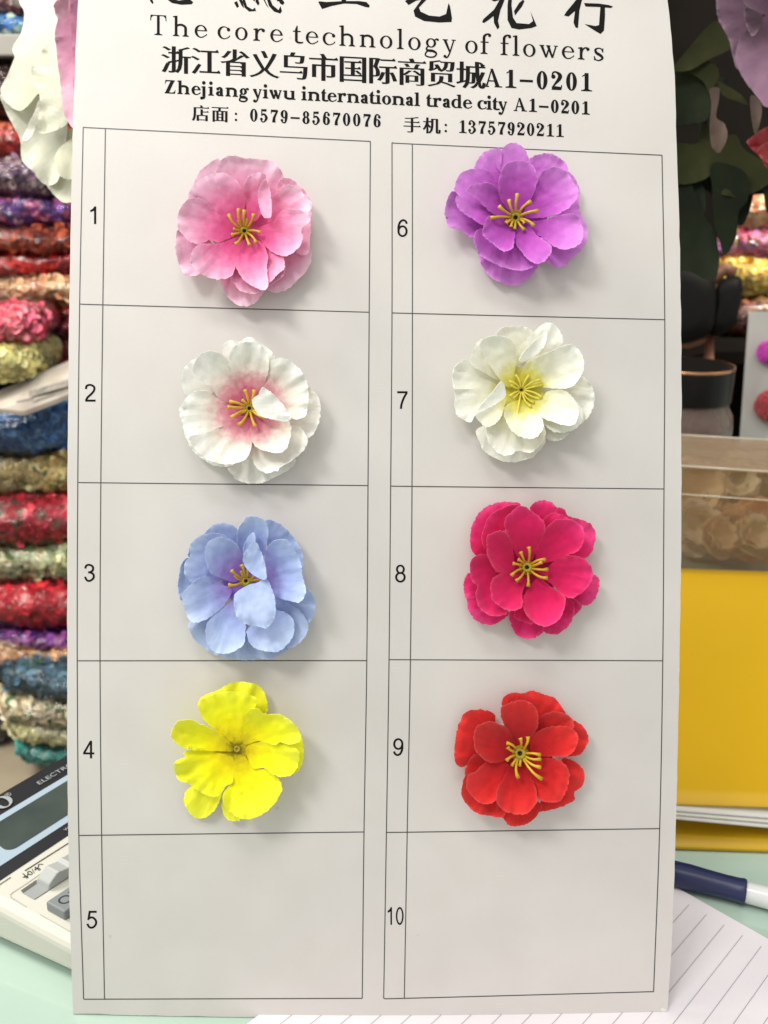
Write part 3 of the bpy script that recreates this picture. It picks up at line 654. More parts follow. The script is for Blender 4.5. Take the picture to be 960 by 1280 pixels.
m_stamen = mottle(mat('yellow_plastic', None, 0.35, Subsurface_Weight=0.1), 300, srgb(192, 150, 26), srgb(216, 178, 46))
m_stamen_old = mottle(mat('ochre_plastic', None, 0.35, Subsurface_Weight=0.1), 300, srgb(178, 132, 22), srgb(202, 158, 40))
m_eye = mottle(mat('olive_plastic', None, 0.4), 300, srgb(142, 126, 34), srgb(170, 150, 48))
m_hole = mat('hollow_shade', srgb(84, 74, 26), 0.7)
def stamens(parent, centre, zoom, spikes, zc, m, rad=1.25, rise=13, eye=26, knob=1.55):
    parts = []
    C2 = lambda x, y, z: S(zoom[0] + x / zoom[2], zoom[1] + y / zoom[2], z * MPX)
    for a, l in spikes:
        a = math.radians(a); pth, rr = [], []
        bend = random.uniform(-.28, .28); l = l * random.uniform(.92, 1.06); wv = random.uniform(-3, 3)
        for i in range(9):
            s_ = i / 8; an = a + bend * s_ * s_
            x = centre[0] + (eye * .6 + (l - eye * .6) * s_) * math.cos(an); y = centre[1] - (eye * .6 + (l - eye * .6) * s_) * math.sin(an)
            pth.append(C2(x, y, zc + 4 + rise * math.sin(s_ * 1.9) * (l / 100) + wv * s_))
            rr.append(rad * MPX * (.72 + .2 * s_ + (knob - .92) * max(0, (s_ - .72) / .28) ** 1.5))
        parts.append(tube(pth, rr, 7))
    v, f = join(parts); st = mesh_obj('stamens', v, f, m, parent, smooth=True)
    n = (CAM - S(0, 0)).normalized(); n = -ray(zoom[0] + centre[0] / zoom[2], zoom[1] + centre[1] / zoom[2]).normalized()
    bs = C2(centre[0], centre[1], zc - 2); e = eye / zoom[2] * MPX
    v, f = lathe([(e * 1.25, 0), (e * 1.1, e * .7), (e * .75, e * 1.3), (e * .5, e * 1.42), (e * .34, e * 1.2), (e * .28, e * .4), (0, e * .35)], bs, n, 22)
    ey = mesh_obj('flower_eye', v, f, m_eye, parent, smooth=True)
    v, f = lathe([(e * .27, e * .45), (e * .12, e * .6), (0, e * .62)], bs, n, 12)
    mesh_obj('eye_shade', v, f, m_hole, ey)  # dark cap: the shade of the eye's hollow put into its colour

def pr(s): 
    a = [float(x) for x in s.replace(',', ' ').split()]
    return list(zip(a[0::2], a[1::2]))
LAY = {'B': (5, 21, 3, 1.4), 'M': (11, 30, 5, 1.5), 'F': (15, 42, 7, 1.6)}
def flower(label, zx, zy, centre, stops, petals, spikes=None, mst=None, zc=20, transl=.16, sd=0, eye=28, rad=1.9, rise=12, hs=1.0, core=120, threads=()):
    zoom = (zx, zy, 4.0)
    cx, cy = zx + centre[0] / 4, zy + centre[1] / 4
    fl = thing('fabric_flower', S(cx, cy), label, 'fabric flower', 'fabric flowers on the sample card')
    m = petal_mat('petal_cloth', stops, transl)
    disc = ' '.join('%.0f %.0f' % (centre[0] + core * math.cos(k * .7), centre[1] + core * math.sin(k * .7)) for k in range(9))
    petal(fl, m, pr(disc), centre, zoom, S, 15.5, 18, cup=0, ruf=1.5, seed=sd * 50 + 47, fray=3, name='flower_base')
    for i, (ly, o, *opt) in enumerate(petals):
        kw = dict(opt[0]) if opt else {}
        z0, z1, cup, pw = LAY[ly]
        z0 = kw.pop('z0', z0) + i * .55; z1 = kw.pop('z1', z1 * hs) + i * .35
        rg = random.Random(sd * 50 + i)
        kw.setdefault('cup', cup); kw.setdefault('pw', pw); kw.setdefault('curl', rg.uniform(-4, 3)); kw.setdefault('tilt', rg.uniform(-2, 2)); kw.setdefault('ruf', rg.uniform(3, 6))
        petal(fl, m, pr(o), centre, zoom, S, z0, z1, seed=sd * 50 + i, **kw)
    if spikes: stamens(fl, centre, zoom, spikes, zc, mst, eye=eye, rad=rad, rise=rise)
    else:
        n = -ray(cx, cy).normalized(); e = eye / 4 * MPX; bs = S(cx, cy, zc * MPX)
        v, f = lathe([(e * 1.2, -e * .3), (e * .95, e * .12), (e * .62, e * .2), (e * .5, -e * .2), (0, -e * .6)], bs, n, 20)
        mesh_obj('flower_eye', v, f, m_eye, fl, smooth=True)
    for pth in threads:
        q = cr_open(pth, 14)
        v, f = tube([S(zx + a / 4, zy + b / 4, h * MPX) for a, b, h in q], [.00003] * 14, 5)
        mesh_obj('loose_thread', v, f, m, fl)
    v, f = lathe([(0.004, 0), (0.0042, 0.001), (0.003, 0.0028), (0.0015, 0.003)], S(cx, cy, 0.0001), -ray(cx, cy).normalized(), 16)   # the stalk glued to the card
    mesh_obj('calyx', v, f, mat('green_plastic', srgb(70, 110, 50), 0.5), fl, smooth=True)
    return fl
c_ = srgb
FL = {}
# 1 pink
flower('soft pink fabric flower with deeper pink heart and ochre stamens in box 1', 190, 170, (462, 475),
 [(.0, c_(206, 62, 120)), (.30, c_(232, 84, 146)), (.52, c_(246, 128, 178)), (.74, c_(251, 178, 212)), (1, c_(254, 214, 234))],
 [('B', '345 690 358 770 400 825 445 850 505 840 550 790 600 700 520 620 420 620'),
  ('B', '580 770 660 775 735 712 790 640 790 560 700 540 600 600 570 690'),
  ('B', '125 480 120 580 140 650 165 692 240 690 300 600 290 520 180 470', {'curl': 4}),
  ('B', '190 330 225 200 275 145 335 115 350 200 300 330', {}),
  ('B', '320 190 345 122 398 97 460 110 550 118 612 132 662 215 650 310 560 350 450 340 350 260'),
  ('B', '630 235 690 214 752 262 797 330 795 420 790 500 775 590 690 560 620 400', {'curl': 5}),
  ('M', '400 700 420 750 460 782 520 786 600 742 660 690 663 612 620 568 540 560 440 620'),
  ('F', '345 182 400 205 440 245 465 310 460 370 440 440 380 430 340 405 285 375 240 330 180 320 205 250 270 200'),
  ('F', '245 312 180 318 130 388 130 458 180 520 240 540 285 520 340 530 420 490 410 440 350 405 300 362'),
  ('F', '470 330 455 260 490 196 550 185 582 218 560 290 540 400 480 430'),
  ('F', '595 420 592 330 630 272 690 247 745 275 787 335 784 385 720 368 655 375 615 425 540 440'),
  ('F', '340 535 236 540 200 582 198 640 255 695 330 716 398 697 425 622 455 540 440 500'),
  ('F', '470 510 440 570 420 655 478 735 555 770 580 742 573 660 578 595 545 530', {'z1': 46}),
  ('F', '578 560 545 640 570 740 630 690 662 660 655 600 625 570', {'z1': 38}),
  ('F', '540 455 600 430 650 372 712 366 782 388 786 430 745 465 755 505 735 555 680 597 620 590 572 556 530 500', {'z1': 46}),
  ('F', '568 220 590 270 596 340 594 402 555 402 530 320 535 258', {'z0': 30, 'z1': 52, 'pale': .72, 'tilt': 6})],
 [(95, 108), (118, 112), (148, 112), (172, 55), (200, 62), (245, 80), (288, 80), (328, 82), (5, 88), (50, 100), (75, 60), (130, 60)], m_stamen_old, sd=1, eye=26, core=165)
# 2 white with pink heart
flower('white fabric flower flushed pink round its yellow stamens, one petal folded over, in box 2', 190, 400, (487, 442),
 [(.0, c_(200, 84, 118)), (.26, c_(216, 112, 140)), (.42, c_(232, 170, 176)), (.58, c_(246, 234, 222)), (.72, c_(249, 248, 238)), (1, c_(252, 252, 247))],
 [('B', '355 170 365 112 410 100 440 105 480 86 530 104 600 160 612 195 570 240 480 270 390 250'),
  ('B', '155 350 148 290 165 235 215 195 270 230 330 330 250 400 175 375'),
  ('B', '150 430 150 520 170 590 210 660 300 722 370 732 415 715 430 610 330 520'),
  ('B', '375 715 400 772 450 810 540 816 620 782 690 742 712 690 610 610 470 640', {'z1': 14}),
  ('B', '760 325 812 360 838 410 842 470 822 540 790 586 750 580 680 500 700 390', {'curl': 4}),
  ('M', '500 640 512 720 560 762 622 755 640 738 690 708 742 668 778 612 760 560 715 523 640 540 560 600', {'curl': 6}),
  ('F', '345 400 300 345 212 270 206 228 240 172 300 155 360 180 388 220 402 270 420 295 450 385 420 420'),
  ('F', '420 300 390 220 390 168 430 120 500 110 552 132 582 190 577 275 550 340 505 400 455 390'),
  ('F', '550 340 578 265 586 212 630 190 692 206 742 252 777 320 782 400 772 470 735 495 690 490 600 450 520 425'),
  ('F', '345 402 280 360 222 355 170 388 150 440 155 520 175 580 212 592 330 542 378 522 450 460'),
  ('F', '378 522 330 545 232 572 188 582 200 622 260 690 330 715 400 720 460 700 490 660 500 600 500 500 440 480'),
  ('F', '500 600 540 645 600 661 660 656 688 600 692 520 645 495 500 465', {'z1': 46}),
  ('F', '553 340 600 365 660 430 697 492 660 506 600 496 540 478 505 432 503 396 528 375', {'z0': 44, 'z1': 62, 'pale': .95, 'curl': -6, 'tilt': -5})],
 [(98, 95), (72, 95), (152, 100), (175, 108), (200, 104), (215, 50), (248, 98), (283, 92), (318, 95), (335, 70), (120, 50), (30, 50)], m_stamen, sd=2, threads=([(165, 300, 22), (150, 280, 22), (148, 262, 24)], [(380, 730, 22), (372, 744, 20), (384, 752, 18)]), eye=26)
# 3 blue
flower('light blue fabric flower with violet heart, petals folded across its stamens, in box 3', 190, 620, (470, 425),
 [(.0, c_(130, 84, 180)), (.25, c_(152, 112, 202)), (.42, c_(160, 156, 222)), (.6, c_(168, 186, 234)), (1, c_(196, 214, 246))],
 [('B', '135 400 148 340 185 310 250 370 220 480 150 525 130 460', {'curl': 5}),
  ('B', '190 310 200 240 268 182 300 150 360 135 420 160 432 220 440 290 320 340'),
  ('B', '565 132 630 134 692 188 742 260 757 330 735 390 600 310'),
  ('B', '755 460 802 490 816 550 797 620 755 640 670 560 680 470'),
  ('B', '190 630 200 700 260 760 340 802 420 816 490 822 525 800 480 660 320 600'),
  ('B', '478 710 490 770 530 810 602 812 662 782 692 748 690 650 560 640'),
  ('M', '605 500 700 545 752 590 782 650 760 712 700 757 665 742 600 620'),
  ('M', '168 405 163 340 190 300 195 240 240 200 320 186 380 208 432 258 455 300 410 360 330 430 230 440'),
  ('F', '452 290 428 240 430 170 460 120 492 100 552 115 582 172 572 230 562 300 520 350'),
  ('F', '355 415 290 380 265 300 275 240 320 210 382 215 432 252 457 320 462 400 410 430'),
  ('F', '345 440 275 400 220 420 168 468 150 502 165 570 200 632 270 617 325 580 365 540 400 470'),
  ('F', '365 552 300 600 270 660 275 722 300 770 350 790 422 772 462 730 468 650 465 550 430 510'),
  ('F', '480 660 475 700 502 752 560 776 632 776 692 722 712 650 690 602 620 570 550 600'),
  ('F', '530 430 555 410 565 300 580 250 622 220 672 220 705 260 742 330 752 400 770 470 750 522 715 532 620 502 580 465', {'z1': 48}),
  ('F', '458 262 478 205 510 184 513 240 465 300', {'z0': 26, 'z1': 40, 'pale': .7}),
  ('F', '510 225 542 270 562 330 572 412 540 414 490 382 460 342 455 300 480 260', {'z0': 40, 'z1': 60, 'pale': .75, 'tilt': 6}),
  ('F', '567 410 602 470 617 540 612 612 575 661 530 652 460 637 420 592 410 522 420 484 480 445 530 432', {'z0': 40, 'z1': 62, 'pale': .85, 'curl': -5})],
 [(100, 80), (150, 92), (168, 60), (205, 96), (125, 55), (75, 60), (5, 100), (20, 50)], m_stamen_old, sd=3, eye=26, zc=23)
# 4 yellow
flower('bright lemon yellow fabric flower with dark pin hole and no stamens in box 4', 190, 830, (425, 425),
 [(.0, c_(104, 94, 10)), (.07, c_(150, 136, 10)), (.17, c_(226, 204, 6)), (.34, c_(255, 240, 6)), (.55, c_(255, 253, 16)), (1, c_(255, 255, 60))],
 [('B', '235 225 245 168 330 130 398 95 440 88 512 100 557 132 577 200 572 245 500 280 300 300', {'crum': 1.9, 'ruf': 8}),
  ('B', '160 680 172 722 212 766 270 766 322 718 345 630 260 590 180 625', {'pale': 1.0, 'z1': 15}),
  ('B', '690 300 742 350 757 430 745 510 700 545 610 420'),
  ('B', '355 690 370 772 440 778 450 690', {'z1': 14}),
  ('F', '330 340 250 265 240 190 322 150 430 140 520 172 505 240 470 285 450 390 400 395', {'crum': 1.9, 'ruf': 8, 'z1': 38}),
  ('F', '345 350 240 300 190 280 130 290 95 340 110 382 160 420 250 432 330 435 410 430', {'crum': 1.9, 'ruf': 9, 'curl': 5}),
  ('F', '250 420 160 440 165 465 110 495 125 570 180 600 260 650 330 661 370 610 405 585 405 470 310 440', {'crum': 1.9, 'ruf': 9}),
  ('F', '405 580 360 640 355 680 370 722 440 770 512 770 592 720 642 650 642 590 580 530 510 515 455 455 415 475', {'crum': 1.7, 'ruf': 8}),
  ('F', '470 420 500 515 560 520 602 550 650 565 702 550 732 500 732 440 690 408 600 402 540 390', {'crum': 1.9, 'ruf': 8}),
  ('F', '455 400 462 300 480 232 530 225 562 250 642 255 722 312 742 380 690 402 640 390 610 406 540 385', {'crum': 1.9, 'ruf': 9, 'curl': 5})],
 None, sd=4, eye=14, transl=.10, zc=18.5)
# 6 purple
flower('orchid purple fabric flower with long yellow stamens, beside the number 6', 530, 160, (458, 448),
 [(.0, c_(156, 48, 156)), (.3, c_(184, 70, 184)), (.55, c_(206, 98, 208)), (.8, c_(222, 132, 226)), (1, c_(230, 154, 234))],
 [('B', '250 210 290 130 350 104 387 110 385 190 370 280 290 270'),
  ('B', '368 205 374 133 410 86 450 75 497 95 522 150 515 215 460 270'),
  ('B', '518 170 570 133 632 128 692 160 717 205 700 280 580 250'),
  ('B', '690 210 747 240 777 310 775 385 785 430 817 500 812 570 770 602 690 520 660 300'),
  ('B', '110 382 128 330 160 318 250 370 310 430 300 500 244 548 180 510 125 492 105 432', {'curl': 4}),
  ('B', '280 630 310 722 360 762 430 787 492 777 562 708 560 650 400 590', {'z1': 14}),
  ('B', '595 650 650 690 702 690 742 650 785 600 700 530 610 590'),
  ('M', '160 322 155 290 180 230 240 205 312 208 352 250 380 310 335 390 240 380'),
  ('M', '250 552 268 510 300 503 335 560 400 612 470 600 545 665 540 700 460 712 380 690 305 652 270 622', {'curl': 5}),
  ('F', '300 482 240 452 172 402 165 340 250 372 325 405 360 440', {'z1': 38}),
  ('F', '340 425 260 350 210 320 240 285 312 274 357 290 385 345 435 425 400 440'),
  ('F', '380 345 375 270 390 210 420 175 480 163 540 185 567 250 552 315 520 375 460 430 410 400'),
  ('F', '535 335 570 260 602 210 660 195 712 220 747 270 772 320 752 370 692 420 600 446 500 440'),
  ('F', '590 462 660 440 752 430 792 490 787 570 720 606 660 596 610 562 505 475', {'z1': 46}),
  ('F', '455 560 480 610 540 672 592 672 632 630 637 590 602 560 560 530 520 480 460 470', {'z1': 48}),
  ('F', '330 440 300 490 300 540 360 592 400 616 442 600 452 560 455 500 425 460', {'z1': 48})],
 [(90, 112), (58, 115), (25, 118), (118, 100), (150, 100), (175, 128), (205, 60), (235, 50), (268, 58), (300, 78), (338, 55), (350, 108), (215, 52)], m_stamen, sd=6, eye=30, rise=13, core=160)
# 7 cream
flower('ivory fabric flower with flat yellow stamens and greenish heart in box 7', 530, 380, (487, 430),
 [(.0, c_(190, 176, 50)), (.14, c_(220, 208, 64)), (.31, c_(232, 226, 128)), (.45, c_(246, 244, 216)), (.7, c_(250, 249, 234)), (1, c_(252, 252, 244))],
 [('B', '365 170 390 120 450 108 520 120 545 170 480 280'),
  ('B', '143 360 160 310 220 270 270 300 350 350 400 390 320 500 255 560 232 592 190 576 160 540 153 450', {'ruf': 6, 'curl': 4}),
  ('B', '272 620 275 682 312 742 400 787 480 786 562 750 605 660 450 590', {'z1': 15}),
  ('B', '595 630 620 677 680 680 722 640 640 570'),
  ('B', '770 365 832 400 852 470 837 540 792 592 720 622 670 500', {'curl': 3}),
  ('M', '238 305 245 230 292 176 330 260 370 350 385 390 300 340'),
  ('M', '310 640 332 702 380 750 430 756 470 735 540 742 592 690 607 630 560 550 410 540 335 590', {'curl': 4}),
  ('M', '535 525 600 602 660 642 740 632 792 582 780 510 690 440'),
  ('F', '400 405 340 320 285 230 283 190 330 163 402 163 452 200 462 270 455 330 450 410'),
  ('F', '460 295 480 220 540 150 602 95 652 103 692 160 684 205 610 245 560 270 510 290'),
  ('F', '480 405 505 305 560 268 620 243 682 215 742 205 792 260 797 330 762 392 720 420 640 422 560 412', {'z1': 46}),
  ('F', '520 460 590 465 620 435 702 435 752 480 772 540 752 602 690 602 600 572 550 532', {'z1': 46}),
  ('F', '420 500 400 550 420 602 460 652 540 672 592 632 592 580 562 540 505 480', {'z1': 46}),
  ('F', '262 552 292 602 332 612 382 570 405 500 412 460 330 512', {'z1': 34}),
  ('F', '388 388 408 435 400 472 330 516 258 548 288 502 340 442', {'z0': 44, 'z1': 58, 'pale': .9, 'tilt': 5}),
  ('F', '612 138 602 210 550 262 478 288 500 240 560 180', {'z0': 40, 'z1': 56, 'pale': .9, 'tilt': -5})],
 [(100, 80), (70, 85), (40, 105), (15, 110), (352, 112), (325, 110), (300, 88), (260, 145), (285, 95), (230, 62), (200, 65), (160, 62), (130, 72)], mottle(mat('lemon_plastic', None, .45), 300, c_(206, 190, 56), c_(224, 210, 84)), sd=7, eye=20, rise=4, rad=1.5, zc=19, threads=([(722, 200, 24), (738, 184, 28), (752, 172, 32), (764, 170, 30)],))
# 8 hot pink
flower('hot pink fabric flower with layered scalloped petals, beside the number 8', 530, 600, (515, 437),
 [(.0, c_(176, 8, 66)), (.35, c_(204, 16, 82)), (.7, c_(226, 26, 100)), (.92, c_(236, 46, 122)), (1, c_(242, 70, 142))],
 [('B', '232 330 240 230 290 150 360 115 430 110 482 130 400 250 320 370 262 376'),
  ('B', '530 145 570 105 632 108 667 150 660 220 590 230'),
  ('B', '655 155 700 145 722 180 792 200 842 230 857 290 832 370 765 402 690 390 650 280'),
  ('B', '820 470 872 490 872 550 842 612 790 627 710 590 740 500'),
  ('B', '198 530 210 480 250 462 290 560 215 595'),
  ('B', '222 585 220 642 260 702 330 726 392 700 420 655 310 590'),
  ('B', '430 655 435 722 470 780 540 793 597 760 605 715 520 630', {'z1': 13}),
  ('B', '735 680 780 652 785 620 730 590'),
  ('B', '595 735 650 772 722 732 752 660 745 605 680 590', {'z1': 24}),
  ('M', '288 295 320 190 382 145 442 123 480 140 440 220 340 300 312 345'),
  ('M', '588 215 640 165 702 180 740 215 700 280 620 270'),
  ('M', '230 432 245 390 292 368 332 390 355 440 365 500 340 570 365 610 412 652 408 672 350 681 300 660 270 622 260 570 266 530 240 502', {'curl': 4}),
  ('M', '455 648 460 692 545 718 530 640 490 620'),
  ('F', '360 455 320 382 315 320 320 280 370 257 412 265 437 310 452 400 450 450 395 462'),
  ('F', '430 305 405 240 410 190 450 150 470 132 502 132 532 152 582 190 607 240 575 325 540 400 480 395'),
  ('F', '575 325 600 260 642 210 702 195 772 215 802 270 782 340 732 372 655 403 560 412'),
  ('F', '605 445 660 400 722 380 792 390 832 430 842 490 802 552 742 590 692 572 640 522 560 462', {'z1': 44}),
  ('F', '530 530 500 580 500 650 550 712 612 732 672 700 702 640 702 580 642 540 575 490', {'z1': 46}),
  ('F', '485 480 420 460 360 480 333 530 340 592 355 612 392 642 450 652 492 632 492 560 512 500', {'z1': 44})],
 [(75, 100), (112, 85), (38, 102), (348, 98), (318, 108), (278, 98), (240, 92), (195, 84), (160, 70), (15, 75), (130, 60)], m_stamen_old, sd=8, threads=([(640, 758, 26), (660, 776, 24), (672, 770, 22)], [(410, 122, 26), (430, 108, 28), (446, 112, 28)]), eye=30, rise=13, core=165)
# 9 red
flower('scarlet red fabric flower with one long drooping yellow stamen in box 9', 530, 840, (480, 407),
 [(.0, c_(160, 14, 26)), (.3, c_(192, 22, 32)), (.6, c_(216, 34, 36)), (1, c_(232, 54, 50))],
 [('B', '393 180 400 125 440 105 500 106 540 93 592 110 652 130 692 180 700 215 600 250 450 250'),
  ('B', '155 350 165 290 200 210 260 188 320 195 355 220 340 310 260 420 192 476 153 440'),
  ('B', '730 250 792 270 822 330 802 390 760 420 680 400'),
  ('B', '690 435 772 460 802 510 792 570 752 602 752 640 692 672 600 696 565 682 640 560'),
  ('B', '210 480 250 415 310 420 340 520 215 515'),
  ('M', '535 285 590 220 652 200 712 213 747 250 730 300 620 300', {'z1': 34}),
  ('M', '217 510 190 580 200 642 260 702 340 722 402 720 400 640 310 520'),
  ('M', '362 655 380 702 420 762 470 771 532 750 577 700 580 655 470 630', {'z1': 24}),
  ('F', '425 320 385 220 395 170 460 146 522 148 566 200 570 265 540 325 490 390'),
  ('F', '300 435 255 380 256 290 310 250 372 258 430 300 460 385 415 440 340 455'),
  ('F', '535 325 600 285 672 270 742 285 772 330 752 390 712 420 640 422 545 412'),
  ('F', '255 500 220 520 215 580 250 632 302 661 362 640 400 560 425 465 335 440'),
  ('F', '390 540 362 602 370 662 420 702 502 711 560 660 562 600 540 530 490 450 430 470', {'z1': 46}),
  ('F', '555 440 620 430 692 450 727 510 712 590 682 642 630 652 570 632 550 562 510 472', {'z1': 46})],
 [(80, 80), (50, 95), (128, 82), (165, 75), (198, 80), (250, 118), (235, 75), (330, 105), (312, 125), (300, 175), (2, 105), (275, 60)], m_stamen, sd=9, threads=([(486, 110, 24), (450, 102, 27), (420, 106, 28), (392, 103, 26)], [(470, 98, 24), (446, 108, 26), (430, 99, 27)]), eye=34, rise=15, core=165)
# ------------------------------------------------------------------ calculator lying on the table behind the card
cal_n = (Vector((0, 0, 1)) - b_dir * 0.0).normalized()
SLOPE = 0.10                                   # the top face rises towards the display
O_ = T(0, 1134, 0.022)
cal_n = (Vector((0, 0, 1)) + b_dir * SLOPE).normalized()
def K(px, py, lift=0.0):                       # point on the calculator's top face
    r = ray(px, py); t = (O_ + cal_n * lift - CAM).dot(cal_n) / r.dot(cal_n); return CAM + r * t
calc = thing('desk_calculator', T(40, 1120, 0), 'cream desk calculator with dark display, half hidden behind the left edge of the card', 'calculator')
m_cream = noise_bump(mat('cream_plastic', srgb(204, 203, 191), 0.45), 900, 0.15, 0.0002)
m_black = mat('black_plastic', srgb(40, 41, 44), 0.3)
m_blue = mat('pale_blue_film', srgb(164, 182, 196), 0.35)
m_lcd = mottle(mat('grey_display', None, 0.15, Coat_Weight=0.4), 40, srgb(62, 72, 70), srgb(76, 86, 80))
m_key = noise_bump(mat('grey_key', srgb(128, 134, 136), 0.5), 900, 0.1, 0.0002)
m_slide = noise_bump(mat('light_grey_plastic', srgb(176, 180, 178), 0.5), 900, 0.1, 0.0002)
m_dark = mat('dark_print', srgb(50, 52, 50), 0.6)
m_pale = mat('pale_print', srgb(160, 164, 166), 0.5)
uw = (K(83, 944) - K(0, 992)).normalized()     # width direction on the face
ud = cal_n.cross(uw).normalized()              # towards the display (up the face)
Lo = K(0, 1134); 
def Q(w, d, lift=0.0): return Lo + uw * w + ud * d + cal_n * lift
def wd(px, py):
    p = K(px, py) - Lo; return p.dot(uw), p.dot(ud)
w1, d1 = wd(0, 992); w2, d2 = wd(83, 944); dT = (d1 + d2) / 2
wl0, dl0 = wd(0, 1134); wl1, dl1 = wd(87, 1181)
# body corners: left side runs through (0,1134) and (87,1181)
sx = (wl1 - wl0) / (dl1 - dl0)
Wd = 0.15; 
def body(d, w): return (wl0 + sx * (d - dl0) + w, d)
top = [Q(*body(dT + .001, 0)), Q(*body(dT + .001, Wd)), Q(*body(-0.04, Wd)), Q(*body(-0.04, 0))]
V = top + [Vector((p.x, p.y, 0.003)) for p in top]
cb = mesh_obj('body', V, [[3, 2, 1, 0], [4, 5, 6, 7], [0, 1, 5, 4], [1, 2, 6, 5], [2, 3, 7, 6], [3, 0, 4, 7]], m_cream, calc)
bevel(clean_normals(cb), 0.0045, 4)
def face_band(name, da, db, lift, m, w0=0.004, w1_=None, parent=None):
    w1_ = w1_ or Wd - .004
    v, f = prism([Q(*body(da, w0), lift), Q(*body(da, w1_), lift), Q(*body(db, w1_), lift), Q(*body(db, w0), lift)], cal_n, 0.0006)
    return clean_normals(mesh_obj(name, v, f, m, parent or calc))
dB = [wd(0, y)[1] for y in (1023, 1029, 1101)]
dd = lambda px, py: wd(px, py)[1]
bz = face_band('display_bezel', dT - .0008, dd(0, 1101), 0.0004, m_black, 0.006)
face_band('display_frame', dd(0, 1021), dd(0, 1084.5), 0.0008, m_blue, 0.006)
# the dark display with a rounded lower left corner
wA = wd(13, 1066)[0]; dA, dBm = dd(0, 1029.5), dd(13, 1066.5)
pts = [Q(-.01, dA, .0012), Q(Wd - .03, dA, .0012), Q(Wd - .03, dBm, .0012), Q(wA + .006, dBm, .0012)]
for k in range(5):
    th = math.radians(270 - 90 * k / 4); pts.append(Q(wA + .003 + .004 * math.cos(th), dBm + .004 + .004 * math.sin(th), .0012))
pts[0] = Q(wA - .001, dA, .0012)
v, f = prism(pts, cal_n, .0006); clean_normals(mesh_obj('display', v, f, m_lcd, calc))
def word(txt, org, ex, ey, h, m, parent, name='lettering', sx=1.0):
    vv, ff = default_text(txt); x0 = min(a for a, _ in vv); k = h / .727
    return mesh_obj(name, [org + ex * ((a - x0) * k * sx) + ey * (b * k) for a, b in vv], ff, m, parent)
def at(px, py, lift): return Q(*wd(px, py), lift)
word('ELECTRONIC', at(49.8, 983.2, .0011), uw, ud, 0.0026, m_pale, bz, sx=1.25)
v, f = [], []
pc = at(4, 1005, .0011)
pn = Pen(150, 40, 460)                         # the serif O that ends the maker's name, and the registered mark
pn.ring(0, 0, 300, 330, 150, 150, 45)
for q in pn.q:
    b0 = len(v); v += [pc + uw * (x * .0000125) + ud * (y * .0000125) for x, y in q]; f.append(list(range(b0, b0 + len(q))))
mesh_obj('maker_mark', v, f, m_pale, bz)
word('\u00ae', at(9, 999.5, .0011), uw, ud, 0.0026, m_pale, bz)
word('W', at(82, 1041.5, .0012), uw, ud, 0.0016, m_pale, bz)
def thin(p0, p1, w, lift, m, parent=None, name='printed_line'):
    d = (p1 - p0).normalized(); s = cal_n.cross(d) * w / 2
    return mesh_obj(name, [p0 + s, p0 - s, p1 - s, p1 + s], [[0, 1, 2, 3]], m, parent or calc)
thin(at(31, 1089, .0003), at(120, 1032.5, .0003), .00045, .0003, m_dark)
m_groove = mat('grey_groove', srgb(176, 178, 164), .6)
gp = [at(33, 1134, .0002), at(14.5, 1122.5, .0002), at(12.8, 1119, .0002), at(16, 1116, .0002), at(38, 1101.5, .0002), at(62, 1084, .0002), at(95, 1062, .0002)]
for i in range(len(gp) - 1): thin(gp[i], gp[i + 1] + (gp[i + 1] - gp[i]).normalized() * .0002, .0004, 0, m_groove)
thin(at(50, 1143.5, .0002), at(95, 1169, .0002), .0003, 0, m_groove)
# printed marks over the slide switch: two arrow marks either side of a percent-like sign
word('\u2193', at(30.5, 1099.5, .0003), uw, ud, .003, m_dark, calc); word('5', at(33, 1099, .0003), uw, ud, .002, m_dark, calc)
word('0/4', at(37.5, 1095, .0003), uw, ud, .0026, m_dark, calc)
word('5', at(48.5, 1089, .0003), uw, ud, .002, m_dark, calc); word('\u2191', at(50.2, 1087.8, .0003), uw, ud, .003, m_dark, calc)
word('\u2014', at(0, 1110, .0003), uw, ud, .004, m_dark, calc)
# slide switch: flat slot, its inner shade painted as a dark strip, and ridged slider
sl_ = [at(27, 1116, .0004), at(62, 1091, .0004), at(80, 1101, .0004), at(43, 1125, .0004)]
m_slot = mat('slot_floor', srgb(150, 154, 154), .6); m_shade = mat('slot_side_shade', srgb(96, 94, 84), .7)
slot = mesh_obj('switch_slot', sl_, [[0, 1, 2, 3]], m_slot, calc)
thin(at(27.5, 1115.8, .0006), at(47, 1102.3, .0006), .0016, 0, m_shade, slot, 'slot_side_shade')
ra = (at(80, 1101, 0) - at(43, 1125, 0)).normalized(); rb = (at(43, 1125, 0) - at(27, 1116, 0)).normalized()
c0 = at(45, 1105, 0)
L_ = .017; Wt = (at(43, 1125, 0) - at(27, 1116, 0)).length * .98
prof = [(0, .0004), (.0006, .0028), (.0042, .0058), (.0052, .0060), (.0098, .0048), (.0112, .0058), (.0150, .0040), (.0170, .0004)]
V, Fc = [], []
for x, z in prof: V += [c0 + ra * x + cal_n * z, c0 + ra * x + rb * Wt + cal_n * z]
for i in range(len(prof) - 1): Fc.append([2 * i, 2 * i + 1, 2 * i + 3, 2 * i + 2])
Fc.append([2 * i for i in range(len(prof))]); Fc.append([2 * i + 1 for i in range(len(prof))][::-1])
bevel(clean_normals(mesh_obj('switch_slider', V, Fc, m_slide, calc)), .0005, 2)
